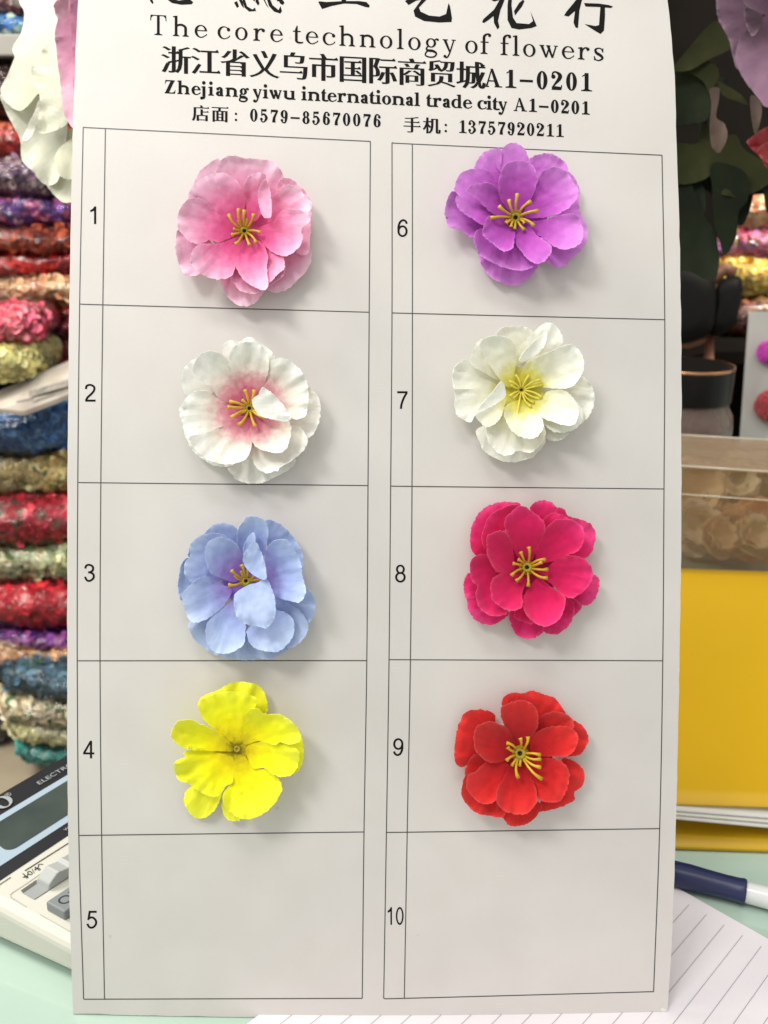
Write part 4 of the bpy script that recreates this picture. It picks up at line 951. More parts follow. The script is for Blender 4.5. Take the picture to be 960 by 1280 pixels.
# OFF key
kz = .0045
k0 = at(58, 1138, 0); k1 = k0 + rb * .0095; ku = ra
pts = [k0 + cal_n * kz, k0 + ku * .018 + cal_n * kz, k1 + ku * .018 + cal_n * kz, k1 + cal_n * kz]
v, f = prism(pts, cal_n, kz); ky = bevel(clean_normals(mesh_obj('key', v, f, m_key, calc)), .0007, 3)
kk = pts[3] + cal_n * .0001 - rb * .0028 + ku * .0022
word('OFF', kk, ku, -rb, .0046, mat('key_print', srgb(36, 44, 50), .6), ky)

# ------------------------------------------------------------------ ruled paper
m_paper = mottle(mat('white_paper', None, .8), 20, srgb(216, 211, 215), srgb(222, 218, 222))
pa, pb = T(860.6, 1134), T(951, 1186); pe = (pb - pa); gap = pe.length / 4; pe.normalize()
pl = (T(872.5, 1280) - pb).normalized(); pl = (pl - pe * pl.dot(pe)).normalized()
c1 = T(843, 1110.5)
A0 = c1 - pe * .075; nn = Vector((0, 0, 1))
rot = [A0, A0 + pe * .26, A0 + pe * .26 + pl * .19, A0 + pl * .19]
v, f = prism([p + nn * .0012 for p in rot], nn, .001)
paper = mesh_obj('ruled_paper', v, f, m_paper); clean_normals(paper)
tag(paper, 'white sheet of ruled paper under the lower right corner of the card', 'paper')
V, Fc = [], []
for i in range(-14, 24):
    p0 = pa + pe * gap * i
    if (p0 - A0).dot(pe) < .004 or (p0 - A0).dot(pe) > .256: continue
    p1 = p0 + pl * (.19 - (p0 - A0).dot(pl) - .002)
    w = pe * .00009; b0 = len(V)
    V += [p + nn * .0014 for p in (p0 - w, p0 + w, p1 + w, p1 - w)]; Fc.append([b0, b0 + 1, b0 + 2, b0 + 3])
mesh_obj('ruled_lines', V, Fc, mat('grey_rule', srgb(150, 143, 150), .7), paper)

# ------------------------------------------------------------------ ballpoint pen with navy grip
zr = .0052
p0 = T(843, 1092, zr); p1 = T(932, 1115, zr); ax = (p1 - p0); 
ax = Vector((ax.x, ax.y, 0)); Lg = ax.length; ax.normalize(); 
m_navy = noise_bump(mat('navy_rubber', srgb(30, 38, 78), .38), 500, .12, .0003)
m_barrel = mat('white_barrel', srgb(214, 216, 214), .22, Coat_Weight=.5)
gs = p0 - ax * .012; gs.z = zr
pen = thing('ballpoint_pen', p0, 'white pen with a navy blue rubber grip lying beside the yellow folder', 'pen')
pen['org'] = tuple(p0)
gl = Lg + .012
v, f = lathe([(0, 0), (.0046, 0), (.0052, .002), (.0054, gl * .45), (.0051, gl * .62), (.0049, gl * .8), (.0050, gl * .93), (.0053, gl - .001), (.0050, gl), (.0042, gl)], gs, ax, 32)
mesh_obj('grip', v, f, m_navy, pen, smooth=True)
v, f = lathe([(.0042, gl - .001), (.0044, gl + .001), (.0046, gl + .012), (.0048, gl + .05), (.0048, gl + .085), (.004, gl + .088), (0, gl + .088)], gs, ax, 32)
mesh_obj('barrel', v, f, m_barrel, pen, smooth=True)
v, f = lathe([(.0044, .001), (.0036, -.007), (.0014, -.014), (.0006, -.016), (0, -.016)], gs, ax, 24)
mesh_obj('tip', v, f, m_barrel, pen, smooth=True)

# ------------------------------------------------------------------ yellow folder
m_yel = mottle(mat('yellow_cover', None, .42, Coat_Weight=.25, Coat_Roughness=.3), 5, srgb(208, 164, 16), srgb(216, 174, 22))
noise_bump(m_yel, 30, .06, .001)
fold = thing('yellow_folder', T(900, 1055, 0), 'glossy yellow folder full of white pages lying right of the card', 'folder')
zt = .0185
f0, f1 = T(760, 1001.5, zt), T(1120, 1013, zt); b0_, b1_ = T(762, 708, zt), T(1120, 719, zt)
def sheet(name, za, zb, inset, th, m, bow=0.0, fr=0.0, drop=0.0):
    V, Fc = [], []; n = 24; mrow = 24
    for j in range(mrow + 1):
        t = j / mrow
        for i in range(n + 1):
            s_ = i / n
            p = (f0.lerp(f1, s_)).lerp(b0_.lerp(b1_, s_), t + inset * (1 - 2 * t))
            z = za + (zb - za) * min(1, t * 2.2) + bow * math.sin(math.pi * min(1, t * 1.3)) * .5
            z += fr * (1 - t) ** 4 * (s_ - .3) - drop * max(0, 1 - t * 6) ** 1.5
            V.append(Vector((p.x, p.y, z)))
    for j in range(mrow):
        for i in range(n):
            a = j * (n + 1) + i; Fc.append([a, a + 1, a + n + 2, a + n + 1])
    o = mesh_obj(name, V, Fc, m, fold, smooth=True)
    s = o.modifiers.new('thickness', 'SOLIDIFY'); s.thickness = th; s.offset = -1
    return o
sheet('front_cover', zt, zt, 0.0, .0009, m_yel)
mp_ = mottle(mat('page_white', None, .8), 30, srgb(216, 214, 206), srgb(228, 226, 220))
for k in range(3): sheet('page', zt - .0011 - k * .0011, zt - .0013 - k * .0012, -.010 - .004 * k, .0010, mp_, fr=-.007 - .0012 * k, drop=.0008 + .0003 * k)
sheet('back_cover', .0026, .002, -.034, .0022, m_yel)
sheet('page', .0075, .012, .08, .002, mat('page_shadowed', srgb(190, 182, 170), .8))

# ------------------------------------------------------------------ clear plastic box and jar behind the folder
def clear_mat(name, tint, rough=.06, fac=.82):
    m = mat(name, tint, rough, Specular_IOR_Level=.8)
    N, L, b = nodes(m); t = N.new('ShaderNodeBsdfTransparent'); mx = N.new('ShaderNodeMixShader')
    t.inputs[0].default_value = (.9, .87, .82, 1)
    lw = N.new('ShaderNodeLayerWeight'); lw.inputs[0].default_value = .25
    mr = N.new('ShaderNodeMapRange'); mr.inputs[3].default_value = fac; mr.inputs[4].default_value = .1
    L.new(lw.outputs['Facing'], mr.inputs[0]); L.new(mr.outputs[0], mx.inputs[0])
    L.new(b.outputs[0], mx.inputs[1]); L.new(t.outputs[0], mx.inputs[2]); L.new(mx.outputs[0], N['Material Output'].inputs['Surface'])
    noise_bump(m, 60, .5, .004)
    return m
m_clear = clear_mat('clear_plastic', srgb(176, 154, 128), .1, .8)
bx = thing('clear_box', Vector((.30, .66, 0)), 'clear plastic box with a lid standing behind the yellow folder', 'box')
yaw = math.radians(24); ex = Vector((math.cos(yaw), -math.sin(yaw) * .55, 0)).normalized(); ey = Vector((-ex.y, ex.x, 0))
fl_ = Ypl(858, 588, .61); zl = fl_.z
corner = Vector((Ypl(830, 600, .62).x, .62, 0))
hx, hy = .10, .042
cen = corner + ex * hx + ey * hy
def slabbox(name, c, a, b_, c_, m, parent, bv=.0015):
    v, f = box(c, a, b_, c_); return bevel(clean_normals(mesh_obj(name, v, f, m, parent)), bv, 2)
th = .0009
for sgn in (-1, 1):
    slabbox('side_panel', cen + ey * hy * sgn + Vector((0, 0, zl / 2)), ex * hx, ey * th, Vector((0, 0, zl / 2 - .001)), m_clear, bx, .0005)
    slabbox('side_panel', cen + ex * hx * sgn + Vector((0, 0, zl / 2)), ex * th, ey * (hy - .001), Vector((0, 0, zl / 2 - .001)), m_clear, bx, .0005)
slabbox('lid', cen + Vector((0, 0, zl + .001)), ex * (hx + .003), ey * (hy + .003), Vector((0, 0, .001)), m_clear, bx, .0006)
m_rim = mat('plastic_edge_glint', srgb(226, 214, 196), .15, Transmission_Weight=.5)  # paler than the walls: lid edge highlights put into the colour
for sgn in (-1, 1):
    a = cen + ey * (hy + .003) * sgn + Vector((0, 0, zl + .002)); v, f = tube([a - ex * (hx + .003), a + ex * (hx + .003)], [.0009] * 2, 8)
    mesh_obj('lid_rim_glint', v, f, m_rim, bx, smooth=True)
    a = cen + ex * (hx + .003) * sgn + Vector((0, 0, zl + .002)); v, f = tube([a - ey * (hy + .003), a + ey * (hy + .003)], [.0009] * 2, 8)
    mesh_obj('lid_rim_glint', v, f, m_rim, bx, smooth=True)
    a = cen - ey * hy + Vector((0, 0, zl - .022)); 
a = cen - ey * (hy + .0012) + Vector((0, 0, zl - .02)); v, f = tube([a - ex * hx, a + ex * hx], [.0007] * 2, 8); mesh_obj('front_glint', v, f, m_rim, bx, smooth=True)  # bright tube drawn as a highlight line across the front panel

def blossom(name, label, cat, c, r, cols, nrm, n=9, group=None, seed=0, closed=.6):
    # small background blossom: cupped petals round a centre, real depth
    rg = random.Random(seed); t = thing(name, c, label, cat, group); nrm = Vector(nrm).normalized()
    a = nrm.orthogonal().normalized(); b = nrm.cross(a)
    mm = mat('petal_cloth', None, .7, Sheen_Weight=.2); mottle(mm, 60, cols[0], cols[1])
    for lay in range(2):
        for k in range(n):
            th = 2 * math.pi * (k + lay * .5 + rg.uniform(-.2, .2)) / n; u = a * math.cos(th) + b * math.sin(th); w = nrm.cross(u)
            L0 = r * rg.uniform(.8, 1.05) * (1 - .3 * lay); V, Fc = [], []
            for i in range(7):
                s_ = i / 6
                for j in range(5):
                    q = (j - 2) / 2; wid = r * .55 * math.sin(math.pi * (.12 + .74 * s_)) 
                    V.append(c + u * (L0 * s_) + w * (q * wid) + nrm * (r * closed * (s_ ** 1.8 + .3 * q * q * s_) * (.6 + .5 * lay) + r * .08 * rg.uniform(-1, 1) * s_ + .1 * r * lay))
            for i in range(6):
                for j in range(4): p = i * 5 + j; Fc.append([p, p + 1, p + 6, p + 5])
            o = mesh_obj('petal', V, Fc, mm, t, smooth=True)
            s = o.modifiers.new('cloth', 'SOLIDIFY'); s.thickness = .0004
    return t
back = -FW
for i, (px, py, y, r, c0_, c1_, lab) in enumerate((
    (942, 678, 0.665, .030, srgb(232, 168, 128), srgb(244, 204, 170), 'peach coloured blossom lying low inside the clear plastic box'),
    (948, 632, 0.690, .026, srgb(170, 164, 96), srgb(220, 212, 166), 'olive green blossom inside the clear box above the peach one'),
    (900, 650, 0.690, .034, srgb(228, 214, 194), srgb(244, 236, 220), 'beige blossom in the middle of the clear plastic box'),
    (866, 620, 0.690, .030, srgb(212, 188, 152), srgb(236, 216, 184), 'tan blossom near the card edge inside the clear box'),
    (862, 690, 0.670, .026, srgb(206, 198, 184), srgb(238, 230, 216), 'greyish white blossom at the bottom of the clear box beside the card'),
    (908, 702, .66, .022, srgb(200, 160, 130), srgb(230, 200, 170), 'small tan blossom low in the clear box between the greyish and peach ones'),
    (914, 606, .69, .022, srgb(214, 204, 174), srgb(240, 232, 208), 'small ivory blossom near the top of the clear box'),
    (884, 716, .648, .018, srgb(206, 176, 144), srgb(232, 208, 178), 'cream tan bud lying low against the front wall of the box'),
    (932, 718, .648, .018, srgb(200, 190, 160), srgb(230, 220, 196), 'pale bud lying on the box floor below the peach blossom'))):
    c = Ypl(px, py, y); c.z = max(c.z, .022)
    blossom('dried_blossom', lab, 'blossom', c, r, (c0_, c1_), (rng.uniform(-.4, .4), -.8, .5), seed=40 + i)

jy = .82
jt = Ypl(862, 456, jy); jr = 58 * (jy * math.cos(PITCH)) / FPX
jb = Vector((jt.x, jy, 0)); jz = jt.z
jar = thing('glass_jar', jb, 'clear glass jar with a black screw lid standing behind the clear plastic box', 'jar')
lidh = 46 * (jy * math.cos(PITCH)) / FPX
m_lid = mat('black_lid', srgb(16, 14, 14), .35, Specular_IOR_Level=.25)
v, f = lathe([(0, jz), (jr * .93, jz), (jr * .99, jz - .001), (jr, jz - .003), (jr, jz - lidh), (jr * .96, jz - lidh)], jb, seg=56)
mesh_obj('lid', v, f, m_lid, jar, smooth=False)
v, f = lathe([(jr * .97, jz + .0004), (jr * 1.0, jz + .0004), (jr * 1.005, jz - .0012), (jr * 1.0, jz - .002)], jb, seg=56)
mesh_obj('lid_rim_glint', v, f, mat('rim_glint', srgb(190, 140, 100), .25, Metallic=.8), jar, smooth=True)  # glint of the lid's edge put in as a bright copper-coloured ring
m_glass = clear_mat('jar_glass', srgb(150, 138, 128), .05, .76)
v, f = lathe([(jr * .9, jz - lidh), (jr * .9, jz - lidh - .006), (jr * 1.02, jz - lidh - .014), (jr * 1.05, jz - lidh - .025), (jr * 1.05, .008), (jr * .98, .001), (0, .001)], jb, seg=56)
o = mesh_obj('jar_body', v, f, m_glass, jar, smooth=True); s = o.modifiers.new('wall', 'SOLIDIFY'); s.thickness = .0025; s.offset = -1
c = Vector((jb.x + .012, jy, jz - lidh - .03)); blossom('dried_blossom', 'mauve pink blossom inside the glass jar with the black lid', 'blossom', c, .024, (srgb(170, 90, 120), srgb(200, 130, 150)), (0, -1, .3), seed=60)

# ------------------------------------------------------------------ white sample board with pompoms, its shade put in as grey
pd = .95
bd = [P(937, 389, pd), P(1040, 389, pd), P(1040, 560, pd), P(925, 560, pd)]
m_gb = mottle(mat('shaded_white_board', None, .7), 12, srgb(150, 148, 144), srgb(164, 162, 158))
v, f = prism(bd, -FW, .003); gbd = clean_normals(mesh_obj('sample_board', v, f, m_gb)); tag(gbd, 'white sample board, coloured grey for shade, carrying pompoms at the right edge behind the plastic box', 'sample card')
def pompom(px, py, rp, col0, col1, lab):
    r = rp * pd / FPX; c = P(px, py, pd - r * .75); V, Fc = [], []; rg = random.Random(px)
    bm = bmesh.new(); bmesh.ops.create_icosphere(bm, subdivisions=5, radius=1)
    for q in bm.verts:
        k = 1 + .10 * noise.noise(q.co * 9) + rg.uniform(-.05, .05); q.co *= k * r
    me = bpy.data.meshes.new('pompom'); bm.to_mesh(me); bm.free(); me.materials.append(mottle(mat('yarn', None, .9, Sheen_Weight=.4), 90, col0, col1))
    o = bpy.data.objects.new('pompom', me); COL.objects.link(o); o.location = c
    tag(o, lab, 'pompom', 'pompoms on the grey sample board')
pompom(961, 440, 14, srgb(150, 20, 130), srgb(190, 40, 170), 'magenta pompom, upper one on the shaded white board')
pompom(964, 507, 19, srgb(120, 14, 26), srgb(160, 26, 40), 'dark red pompom, lower one on the shaded white board')

# ------------------------------------------------------------------ bags of petals
def bag_mat(cols, scale, seed):
    m = mat('petals_in_film', None, .55, Coat_Weight=0.0)
    N, L, b = nodes(m)
    tc = N.new('ShaderNodeTexCoord'); mp = N.new('ShaderNodeMapping'); mp.inputs['Location'].default_value = (seed * 3.1, seed * 1.7, 0)
    n0 = N.new('ShaderNodeTexNoise'); n0.inputs['Scale'].default_value = scale * .9; n0.inputs['Detail'].default_value = 2
    mixv = N.new('ShaderNodeMix'); mixv.data_type = 'VECTOR'; mixv.inputs[0].default_value = .035
    L.new(tc.outputs['Object'], mp.inputs[0]); L.new(mp.outputs[0], n0.inputs['Vector'])
    L.new(mp.outputs[0], mixv.inputs[4]); L.new(n0.outputs['Color'], mixv.inputs[5])
    vo = N.new('ShaderNodeTexVoronoi'); vo.inputs['Scale'].default_value = scale; L.new(mixv.outputs[1], vo.inputs['Vector'])
    sp = N.new('ShaderNodeSeparateColor'); L.new(vo.outputs['Color'], sp.inputs[0])
    cols = cols[:3] * 2 + cols[3:] if len(cols) == 4 else cols
    k = len(cols); r = ramp(N, [(i / k, c) for i, c in enumerate(cols)], 'CONSTANT'); L.new(sp.outputs[0], r.inputs['Fac'])
    n1 = N.new('ShaderNodeTexNoise'); n1.inputs['Scale'].default_value = scale * 2.2; n1.inputs['Detail'].default_value = 4; L.new(mp.outputs[0], n1.inputs['Vector'])
    mx = N.new('ShaderNodeMix'); mx.data_type = 'RGBA'; mx.blend_type = 'SOFT_LIGHT'; mx.inputs[0].default_value = .8
    L.new(r.outputs['Color'], mx.inputs[6]); L.new(n1.outputs['Fac'], mx.inputs[7]); L.new(mx.outputs[2], b.inputs['Base Color'])
    bp = N.new('ShaderNodeBump'); bp.inputs['Strength'].default_value = .9; bp.inputs['Distance'].default_value = .014
    L.new(vo.outputs['Distance'], bp.inputs['Height']); L.new(bp.outputs['Normal'], b.inputs['Normal'])
    n2 = N.new('ShaderNodeTexNoise'); n2.inputs['Scale'].default_value = 30; n2.inputs['Detail'].default_value = 3; n2.inputs['Distortion'].default_value = 1.5; L.new(mp.outputs[0], n2.inputs['Vector'])
    b2 = N.new('ShaderNodeBump'); b2.inputs['Strength'].default_value = 1.0; b2.inputs['Distance'].default_value = .007
    L.new(n2.outputs['Fac'], b2.inputs['Height']); L.new(b2.outputs['Normal'], b.inputs['Coat Normal'])
    return m
def bag(label, xl, xr, y0, y1, d, cols, slope=0.0, seed=0, scale=85, deep=.13, group=None, bow=0.0):
    # xl..xr, y0..y1: the photo pixels its front covers at depth d; slope: how its long side tilts (up to the right)
    k = d / FPX; hw, hh = (xr - xl) / 2 * k, (y1 - y0) / 2 * k * 1.10
    c = P((xl + xr) / 2, (y0 + y1) / 2, d) + Vector((0, deep, 0))
    NU, NV = 128, 48; V, Fc = [], []
    sg = lambda v_, e: math.copysign(abs(v_) ** e, v_)
    for j in range(NV + 1):
        ph = -math.pi / 2 + math.pi * j / NV
        for i in range(NU):
            th = 2 * math.pi * i / NU
            x = sg(math.cos(ph), .55) * sg(math.cos(th), .45); y = sg(math.cos(ph), .55) * sg(math.sin(th), .45); z = sg(math.sin(ph), .8)
            p = Vector((x * hw, y * deep, z * hh))
            nn_ = noise.noise(Vector((p.x * 14, p.y * 14, p.z * 18 + seed * 5))) * .010 + noise.noise(Vector((p.x * 45, p.y * 45, p.z * 45 + seed))) * .0032 + noise.noise(Vector((p.x * 110, p.y * 110, p.z * 110 + seed))) * .0010
            q = Vector((x, y, z * 1.2)).normalized(); p += q * nn_ * min(1, hh / .02)
            p.z += p.x * slope + bow * (p.x / hw) ** 2 * hh
            V.append(c + p)
    for j in range(NV):
        for i in range(NU): Fc.append([j * NU + i, j * NU + (i + 1) % NU, (j + 1) * NU + (i + 1) % NU, (j + 1) * NU + i])
    o = mesh_obj('petal_bag', V, Fc, bag_mat(cols, scale, seed), None, smooth=True, origin=c)
    # loose petals pressed against the film
    rg = random.Random(seed + 900); PV, PF, PC = [], [], []
    cand = [v for v in V if v.y < c.y - deep * .25]
    lim = .0088 * (d / 1.15)
    for k_ in range(800):
        p = rg.choice(cand); n = Vector(((p.x - c.x) / hw * .25, (p.y - c.y) / deep, (p.z - c.z) / hh * .8)).normalized()
        n = (n + Vector((rg.uniform(-.7, .7), rg.uniform(-.5, .5), rg.uniform(-.7, .7)))).normalized()
        a = n.orthogonal().normalized(); b = n.cross(a); th = rg.uniform(0, 6.28); a, b = a * math.cos(th) + b * math.sin(th), b * math.cos(th) - a * math.sin(th)
        r_ = lim * rg.uniform(.55, 1.0); q0 = p + (p - c).normalized() * rg.uniform(-.003, .002) + Vector((rg.uniform(-1, 1), 0, rg.uniform(-.3, .3))) * .006
        b0 = len(PV); m_ = 7
        PV.append(q0 - n * r_ * .18); 
        for t_ in range(m_):
            an = 2 * math.pi * t_ / m_; rr_ = r_ * (1 + .25 * math.cos(an) + rg.uniform(-.12, .12))
            PV.append(q0 + a * rr_ * math.cos(an) + b * rr_ * .72 * math.sin(an) + n * r_ * .22 * rg.uniform(0, 1))
        PF += [[b0, b0 + 1 + t_, b0 + 1 + (t_ + 1) % m_] for t_ in range(m_)]
        cl = cols[3] if len(cols) == 4 and rg.random() < .12 else rg.choice(cols[:3]); f_ = rg.uniform(1.0, 1.5)
        PC += [tuple(min(1, x * f_) for x in cl[:3]) + (1,)] * (m_ + 1)
    pt = mesh_obj('petals', PV, PF, m_flake, o, smooth=True); pt['kind'] = 'stuff'
    ca = pt.data.color_attributes.new('tint', 'FLOAT_COLOR', 'POINT'); ca.data.foreach_set('color', np.array(PC, dtype=np.float32).ravel())
    FV = []
    for v in V:
        e = v - c; g = Vector((e.x / hw, e.y / deep, e.z / hh * 1.3)).normalized()
        FV.append(v + g * (.006 + .003 * noise.noise(Vector((e.x * 26, e.y * 26, e.z * 60 + seed)))))
    mesh_obj('film', FV, Fc, m_film, o, smooth=True)
    return tag(o, label, 'bag', group)
m_flake = mat('loose_petal', None, .7)
N, L, b = nodes(m_flake); at_ = N.new('ShaderNodeVertexColor'); at_.layer_name = 'tint'; L.new(at_.outputs[0], b.inputs['Base Color'])
m_film = bpy.data.materials.new('clear_film'); m_film.use_nodes = True
N = m_film.node_tree.nodes; L = m_film.node_tree.links; N.remove(N['Principled BSDF'])
tr_ = N.new('ShaderNodeBsdfTransparent'); gl_ = N.new('ShaderNodeBsdfGlossy'); gl_.inputs['Roughness'].default_value = .10
fr_ = N.new('ShaderNodeFresnel'); fr_.inputs[0].default_value = 1.5; mx_ = N.new('ShaderNodeMixShader')
tc_ = N.new('ShaderNodeTexCoord'); nn2 = N.new('ShaderNodeTexNoise'); nn2.inputs['Scale'].default_value = 34; nn2.inputs['Detail'].default_value = 3; nn2.inputs['Distortion'].default_value = 1.2
bb_ = N.new('ShaderNodeBump'); bb_.inputs['Strength'].default_value = 1; bb_.inputs['Distance'].default_value = .009
L.new(tc_.outputs['Object'], nn2.inputs['Vector']); L.new(nn2.outputs['Fac'], bb_.inputs['Height'])
L.new(bb_.outputs[0], gl_.inputs['Normal']); L.new(bb_.outputs[0], fr_.inputs['Normal'])
L.new(fr_.outputs[0], mx_.inputs[0]); L.new(tr_.outputs[0], mx_.inputs[1]); L.new(gl_.outputs[0], mx_.inputs[2]); L.new(mx_.outputs[0], N['Material Output'].inputs['Surface'])
GL = 'bags of petals stacked left of the card'
D0 = 1.15
s = srgb
LB = [  # label, xl, xr, y0, y1, cols, slope
 ('clear bag of pink and white blossoms at the very top left corner', -150, 46, -40, 14, [s(220, 150, 170), s(240, 225, 220), s(150, 70, 60)], 0),
 ('bag of blue and mint green blossoms on the grey shelf at top left', -150, 46, 12, 47, [s(50, 110, 190), s(190, 225, 200), s(70, 140, 210), s(210, 230, 210)], 0),
 ('dark maroon bag just below the grey shelf', -160, 110, 72, 150, [s(74, 36, 30), s(110, 40, 36), s(60, 30, 28)], 0),
 ('orange red bag behind the big white flower', -160, 120, 148, 197, [s(226, 70, 40), s(240, 130, 90), s(200, 40, 40)], 0),
 ('greyish mauve bag below the orange red one', -160, 120, 196, 244, [s(150, 120, 140), s(200, 180, 180), s(90, 66, 100), s(120, 80, 110)], 0),
 ('bag of pink and violet petals just under the white flower', -160, 122, 241, 289, [s(216, 110, 150), s(150, 70, 140), s(110, 70, 150), s(230, 170, 190)], 0),
 ('rust brown bag between the pink violet and the shiny red bags', -160, 120, 286, 318, [s(150, 60, 30), s(180, 80, 40), s(120, 40, 30)], 0),
 ('shiny deep red bag with a bright glint', -160, 120, 311, 354, [s(190, 24, 24), s(210, 40, 30), s(160, 16, 24)], .02),
 ('tan and cream bag under the shiny red one', -160, 122, 350, 391, [s(214, 170, 130), s(232, 200, 160), s(190, 130, 96)], .03),
 ('vermilion bag under the tan one', -160, 122, 384, 418, [s(206, 50, 24), s(226, 80, 40), s(180, 30, 24)], .06),
 ('maroon bag squeezed under the vermilion one', -160, 122, 406, 448, [s(120, 22, 44), s(150, 40, 60), s(96, 20, 36)], .10),
 ('orange red bag resting on the folded newspaper', -160, 122, 430, 482, [s(204, 50, 20), s(230, 90, 50), s(170, 34, 24)], .16),
 ('bag of bright blue petals under the newspaper', -160, 122, 508, 582, [s(84, 146, 206), s(116, 174, 226), s(64, 120, 186), s(140, 186, 224)], .10),
 ('cream yellow bag with green specks under the blue one', -160, 122, 576, 640, [s(226, 200, 130), s(236, 218, 160), s(206, 186, 120), s(110, 120, 60)], .10),
 ('coral red bag with a few green leaves', -160, 122, 630, 694, [s(214, 44, 66), s(232, 80, 96), s(200, 30, 56), s(110, 80, 60)], .08),
 ('pale green and cream bag above the crimson one', -160, 122, 686, 748, [s(206, 206, 170), s(232, 220, 170), s(176, 190, 150), s(90, 120, 70)], .03),
 ('crimson bag pressed above the purple one', -160, 122, 738, 798, [s(206, 26, 50), s(220, 50, 60), s(180, 20, 44)], -.02),
 ('purple and lilac bag with glints', -160, 122, 782, 824, [s(110, 50, 140), s(150, 80, 170), s(200, 110, 190), s(90, 40, 120)], -.10),
 ('plain peach bag below the purple one', -160, 122, 806, 860, [s(226, 176, 130), s(236, 190, 146), s(214, 160, 116)], -.10),
 ('slate blue bag with dark specks', -8, 140, 840, 883, [s(80, 116, 136), s(100, 134, 150), s(60, 92, 110), s(50, 80, 70)], -.12),
 ('pale bag with green leaf specks below the slate blue one', -14, 140, 876, 917, [s(220, 208, 176), s(232, 222, 196), s(200, 184, 150), s(70, 110, 60)], -.12),
 ('faded yellow green bag near the bottom of the left stack', -2, 140, 908, 944, [s(206, 204, 150), s(190, 186, 136), s(222, 216, 176)], -.10),
 ('small teal bag at the bottom of the left stack above the calculator', 12, 140, 936, 968, [s(30, 130, 120), s(60, 150, 140), s(24, 100, 96)], -.06),
]
for i, (lab, xl, xr, y0, y1, cols, slp) in enumerate(LB):
    if xl > -50: bag(lab, xl, xr, y0, y1, D0 - .02, cols, slp, i, group=GL, deep=.11)
    else: bag(lab, xl, xr, y0, y1, D0 + (.015 if i % 2 else 0), cols, slp, i, group=GL)
for lab, px, py, rx, ry, cols, sd_ in (('pink bag end poking out left of the vermilion bag', -12, 413, 44, 19, [s(236, 110, 140), s(250, 150, 160), s(226, 90, 110)], 31),
                                      ('rounded pale yellow bag end poking out above the newspaper', -8, 459, 36, 22, [s(232, 222, 150), s(240, 232, 176), s(216, 206, 140)], 32)):
    bag(lab, px - rx, px + rx, py - ry, py + ry, D0 - .10, cols, 0, sd_, group=GL, deep=.08)
# dark filler bags behind: the lower left corner of the stack
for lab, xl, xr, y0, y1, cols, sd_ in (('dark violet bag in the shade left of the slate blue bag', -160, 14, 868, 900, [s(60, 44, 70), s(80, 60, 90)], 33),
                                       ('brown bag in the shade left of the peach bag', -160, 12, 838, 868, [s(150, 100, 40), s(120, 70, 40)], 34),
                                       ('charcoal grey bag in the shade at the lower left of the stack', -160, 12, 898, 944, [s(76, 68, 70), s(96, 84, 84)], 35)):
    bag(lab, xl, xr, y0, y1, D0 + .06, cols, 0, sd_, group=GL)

# folded newspaper wedged in the stack
m_news = mottle(mat('newsprint', None, .8), 40, srgb(176, 166, 154), srgb(196, 188, 176))
nd = D0 - .05
npts = [P(-90, 520, nd), P(0, 488, nd), P(60, 462, nd), P(130, 432, nd + .02), P(130, 478, nd - .05), P(85, 493, nd - .05), P(30, 514, nd - .05), P(0, 511, nd - .05), P(-90, 530, nd - .05)]
v, f = prism(npts, (0, -.3, .95), .006); news = clean_normals(mesh_obj('folded_newspaper', v, f, m_news))
tag(news, 'folded grey newspaper wedged slanting between the red and the blue bags', 'newspaper')
V, Fc = [], []
def nq(px, py):  # on the sheet, a hair in front
    return P(px, py, nd - .05 * min(1, max(0, (py - (488 - px * .43)) / 26)) - .0012)
for (ax_, ay, bx_, by, hgt) in ((36, 489, 86, 474, 8), (2, 500, 30, 491, 3), (6, 506, 40, 496, 2), (40, 501, 84, 486, 2)):
    b0 = len(V); V += [nq(ax_, ay), nq(bx_, by), nq(bx_, by + hgt), nq(ax_, ay + hgt)]; Fc.append([b0, b0 + 1, b0 + 2, b0 + 3])
mesh_obj('printed_blocks', V, Fc, mottle(mat('newspaper_ink', None, .8), 90, srgb(110, 110, 104), srgb(160, 152, 142)), news)

# shelves
m_shelf = mottle(mat('grey_shelf', None, .6), 10, srgb(150, 148, 142), srgb(164, 160, 154))
a = P(-220, 56, D0 - .02); b_ = P(90, 56, D0 - .02)
v, f = box((a + b_) / 2 + Vector((0, .16, 0)), (b_ - a) / 2, (0, .16, 0), (0, 0, .0125))
tag(bevel(clean_normals(mesh_obj('wall_shelf', v, f, m_shelf)), .002), 'grey shelf board under the blue and mint bag', 'shelf')
m_plat = mottle(mat('beige_board', None, .5), 8, srgb(160, 148, 126), srgb(180, 168, 146))
pz = P(40, 968, D0).z - .012
v, f = box(Vector((-.55, 1.15, pz - .02)), (.55, 0, 0), (0, .42, 0), (0, 0, .02))
plat = thing('low_platform', Vector((-.55, 1.15, -.75)), 'low beige platform carrying the left stack of bags', 'platform')
bevel(clean_normals(mesh_obj('platform_top', v, f, m_plat, plat)), .003)
for ox in (-1.05, -.05):
    for oy in (.78, 1.52):
        v, f = box(Vector((ox, oy, (pz - .04 - .75) / 2)), (.02, 0, 0), (0, .02, 0), (0, 0, (pz - .04 + .75) / 2)); mesh_obj('leg', v, f, m_plat, plat)

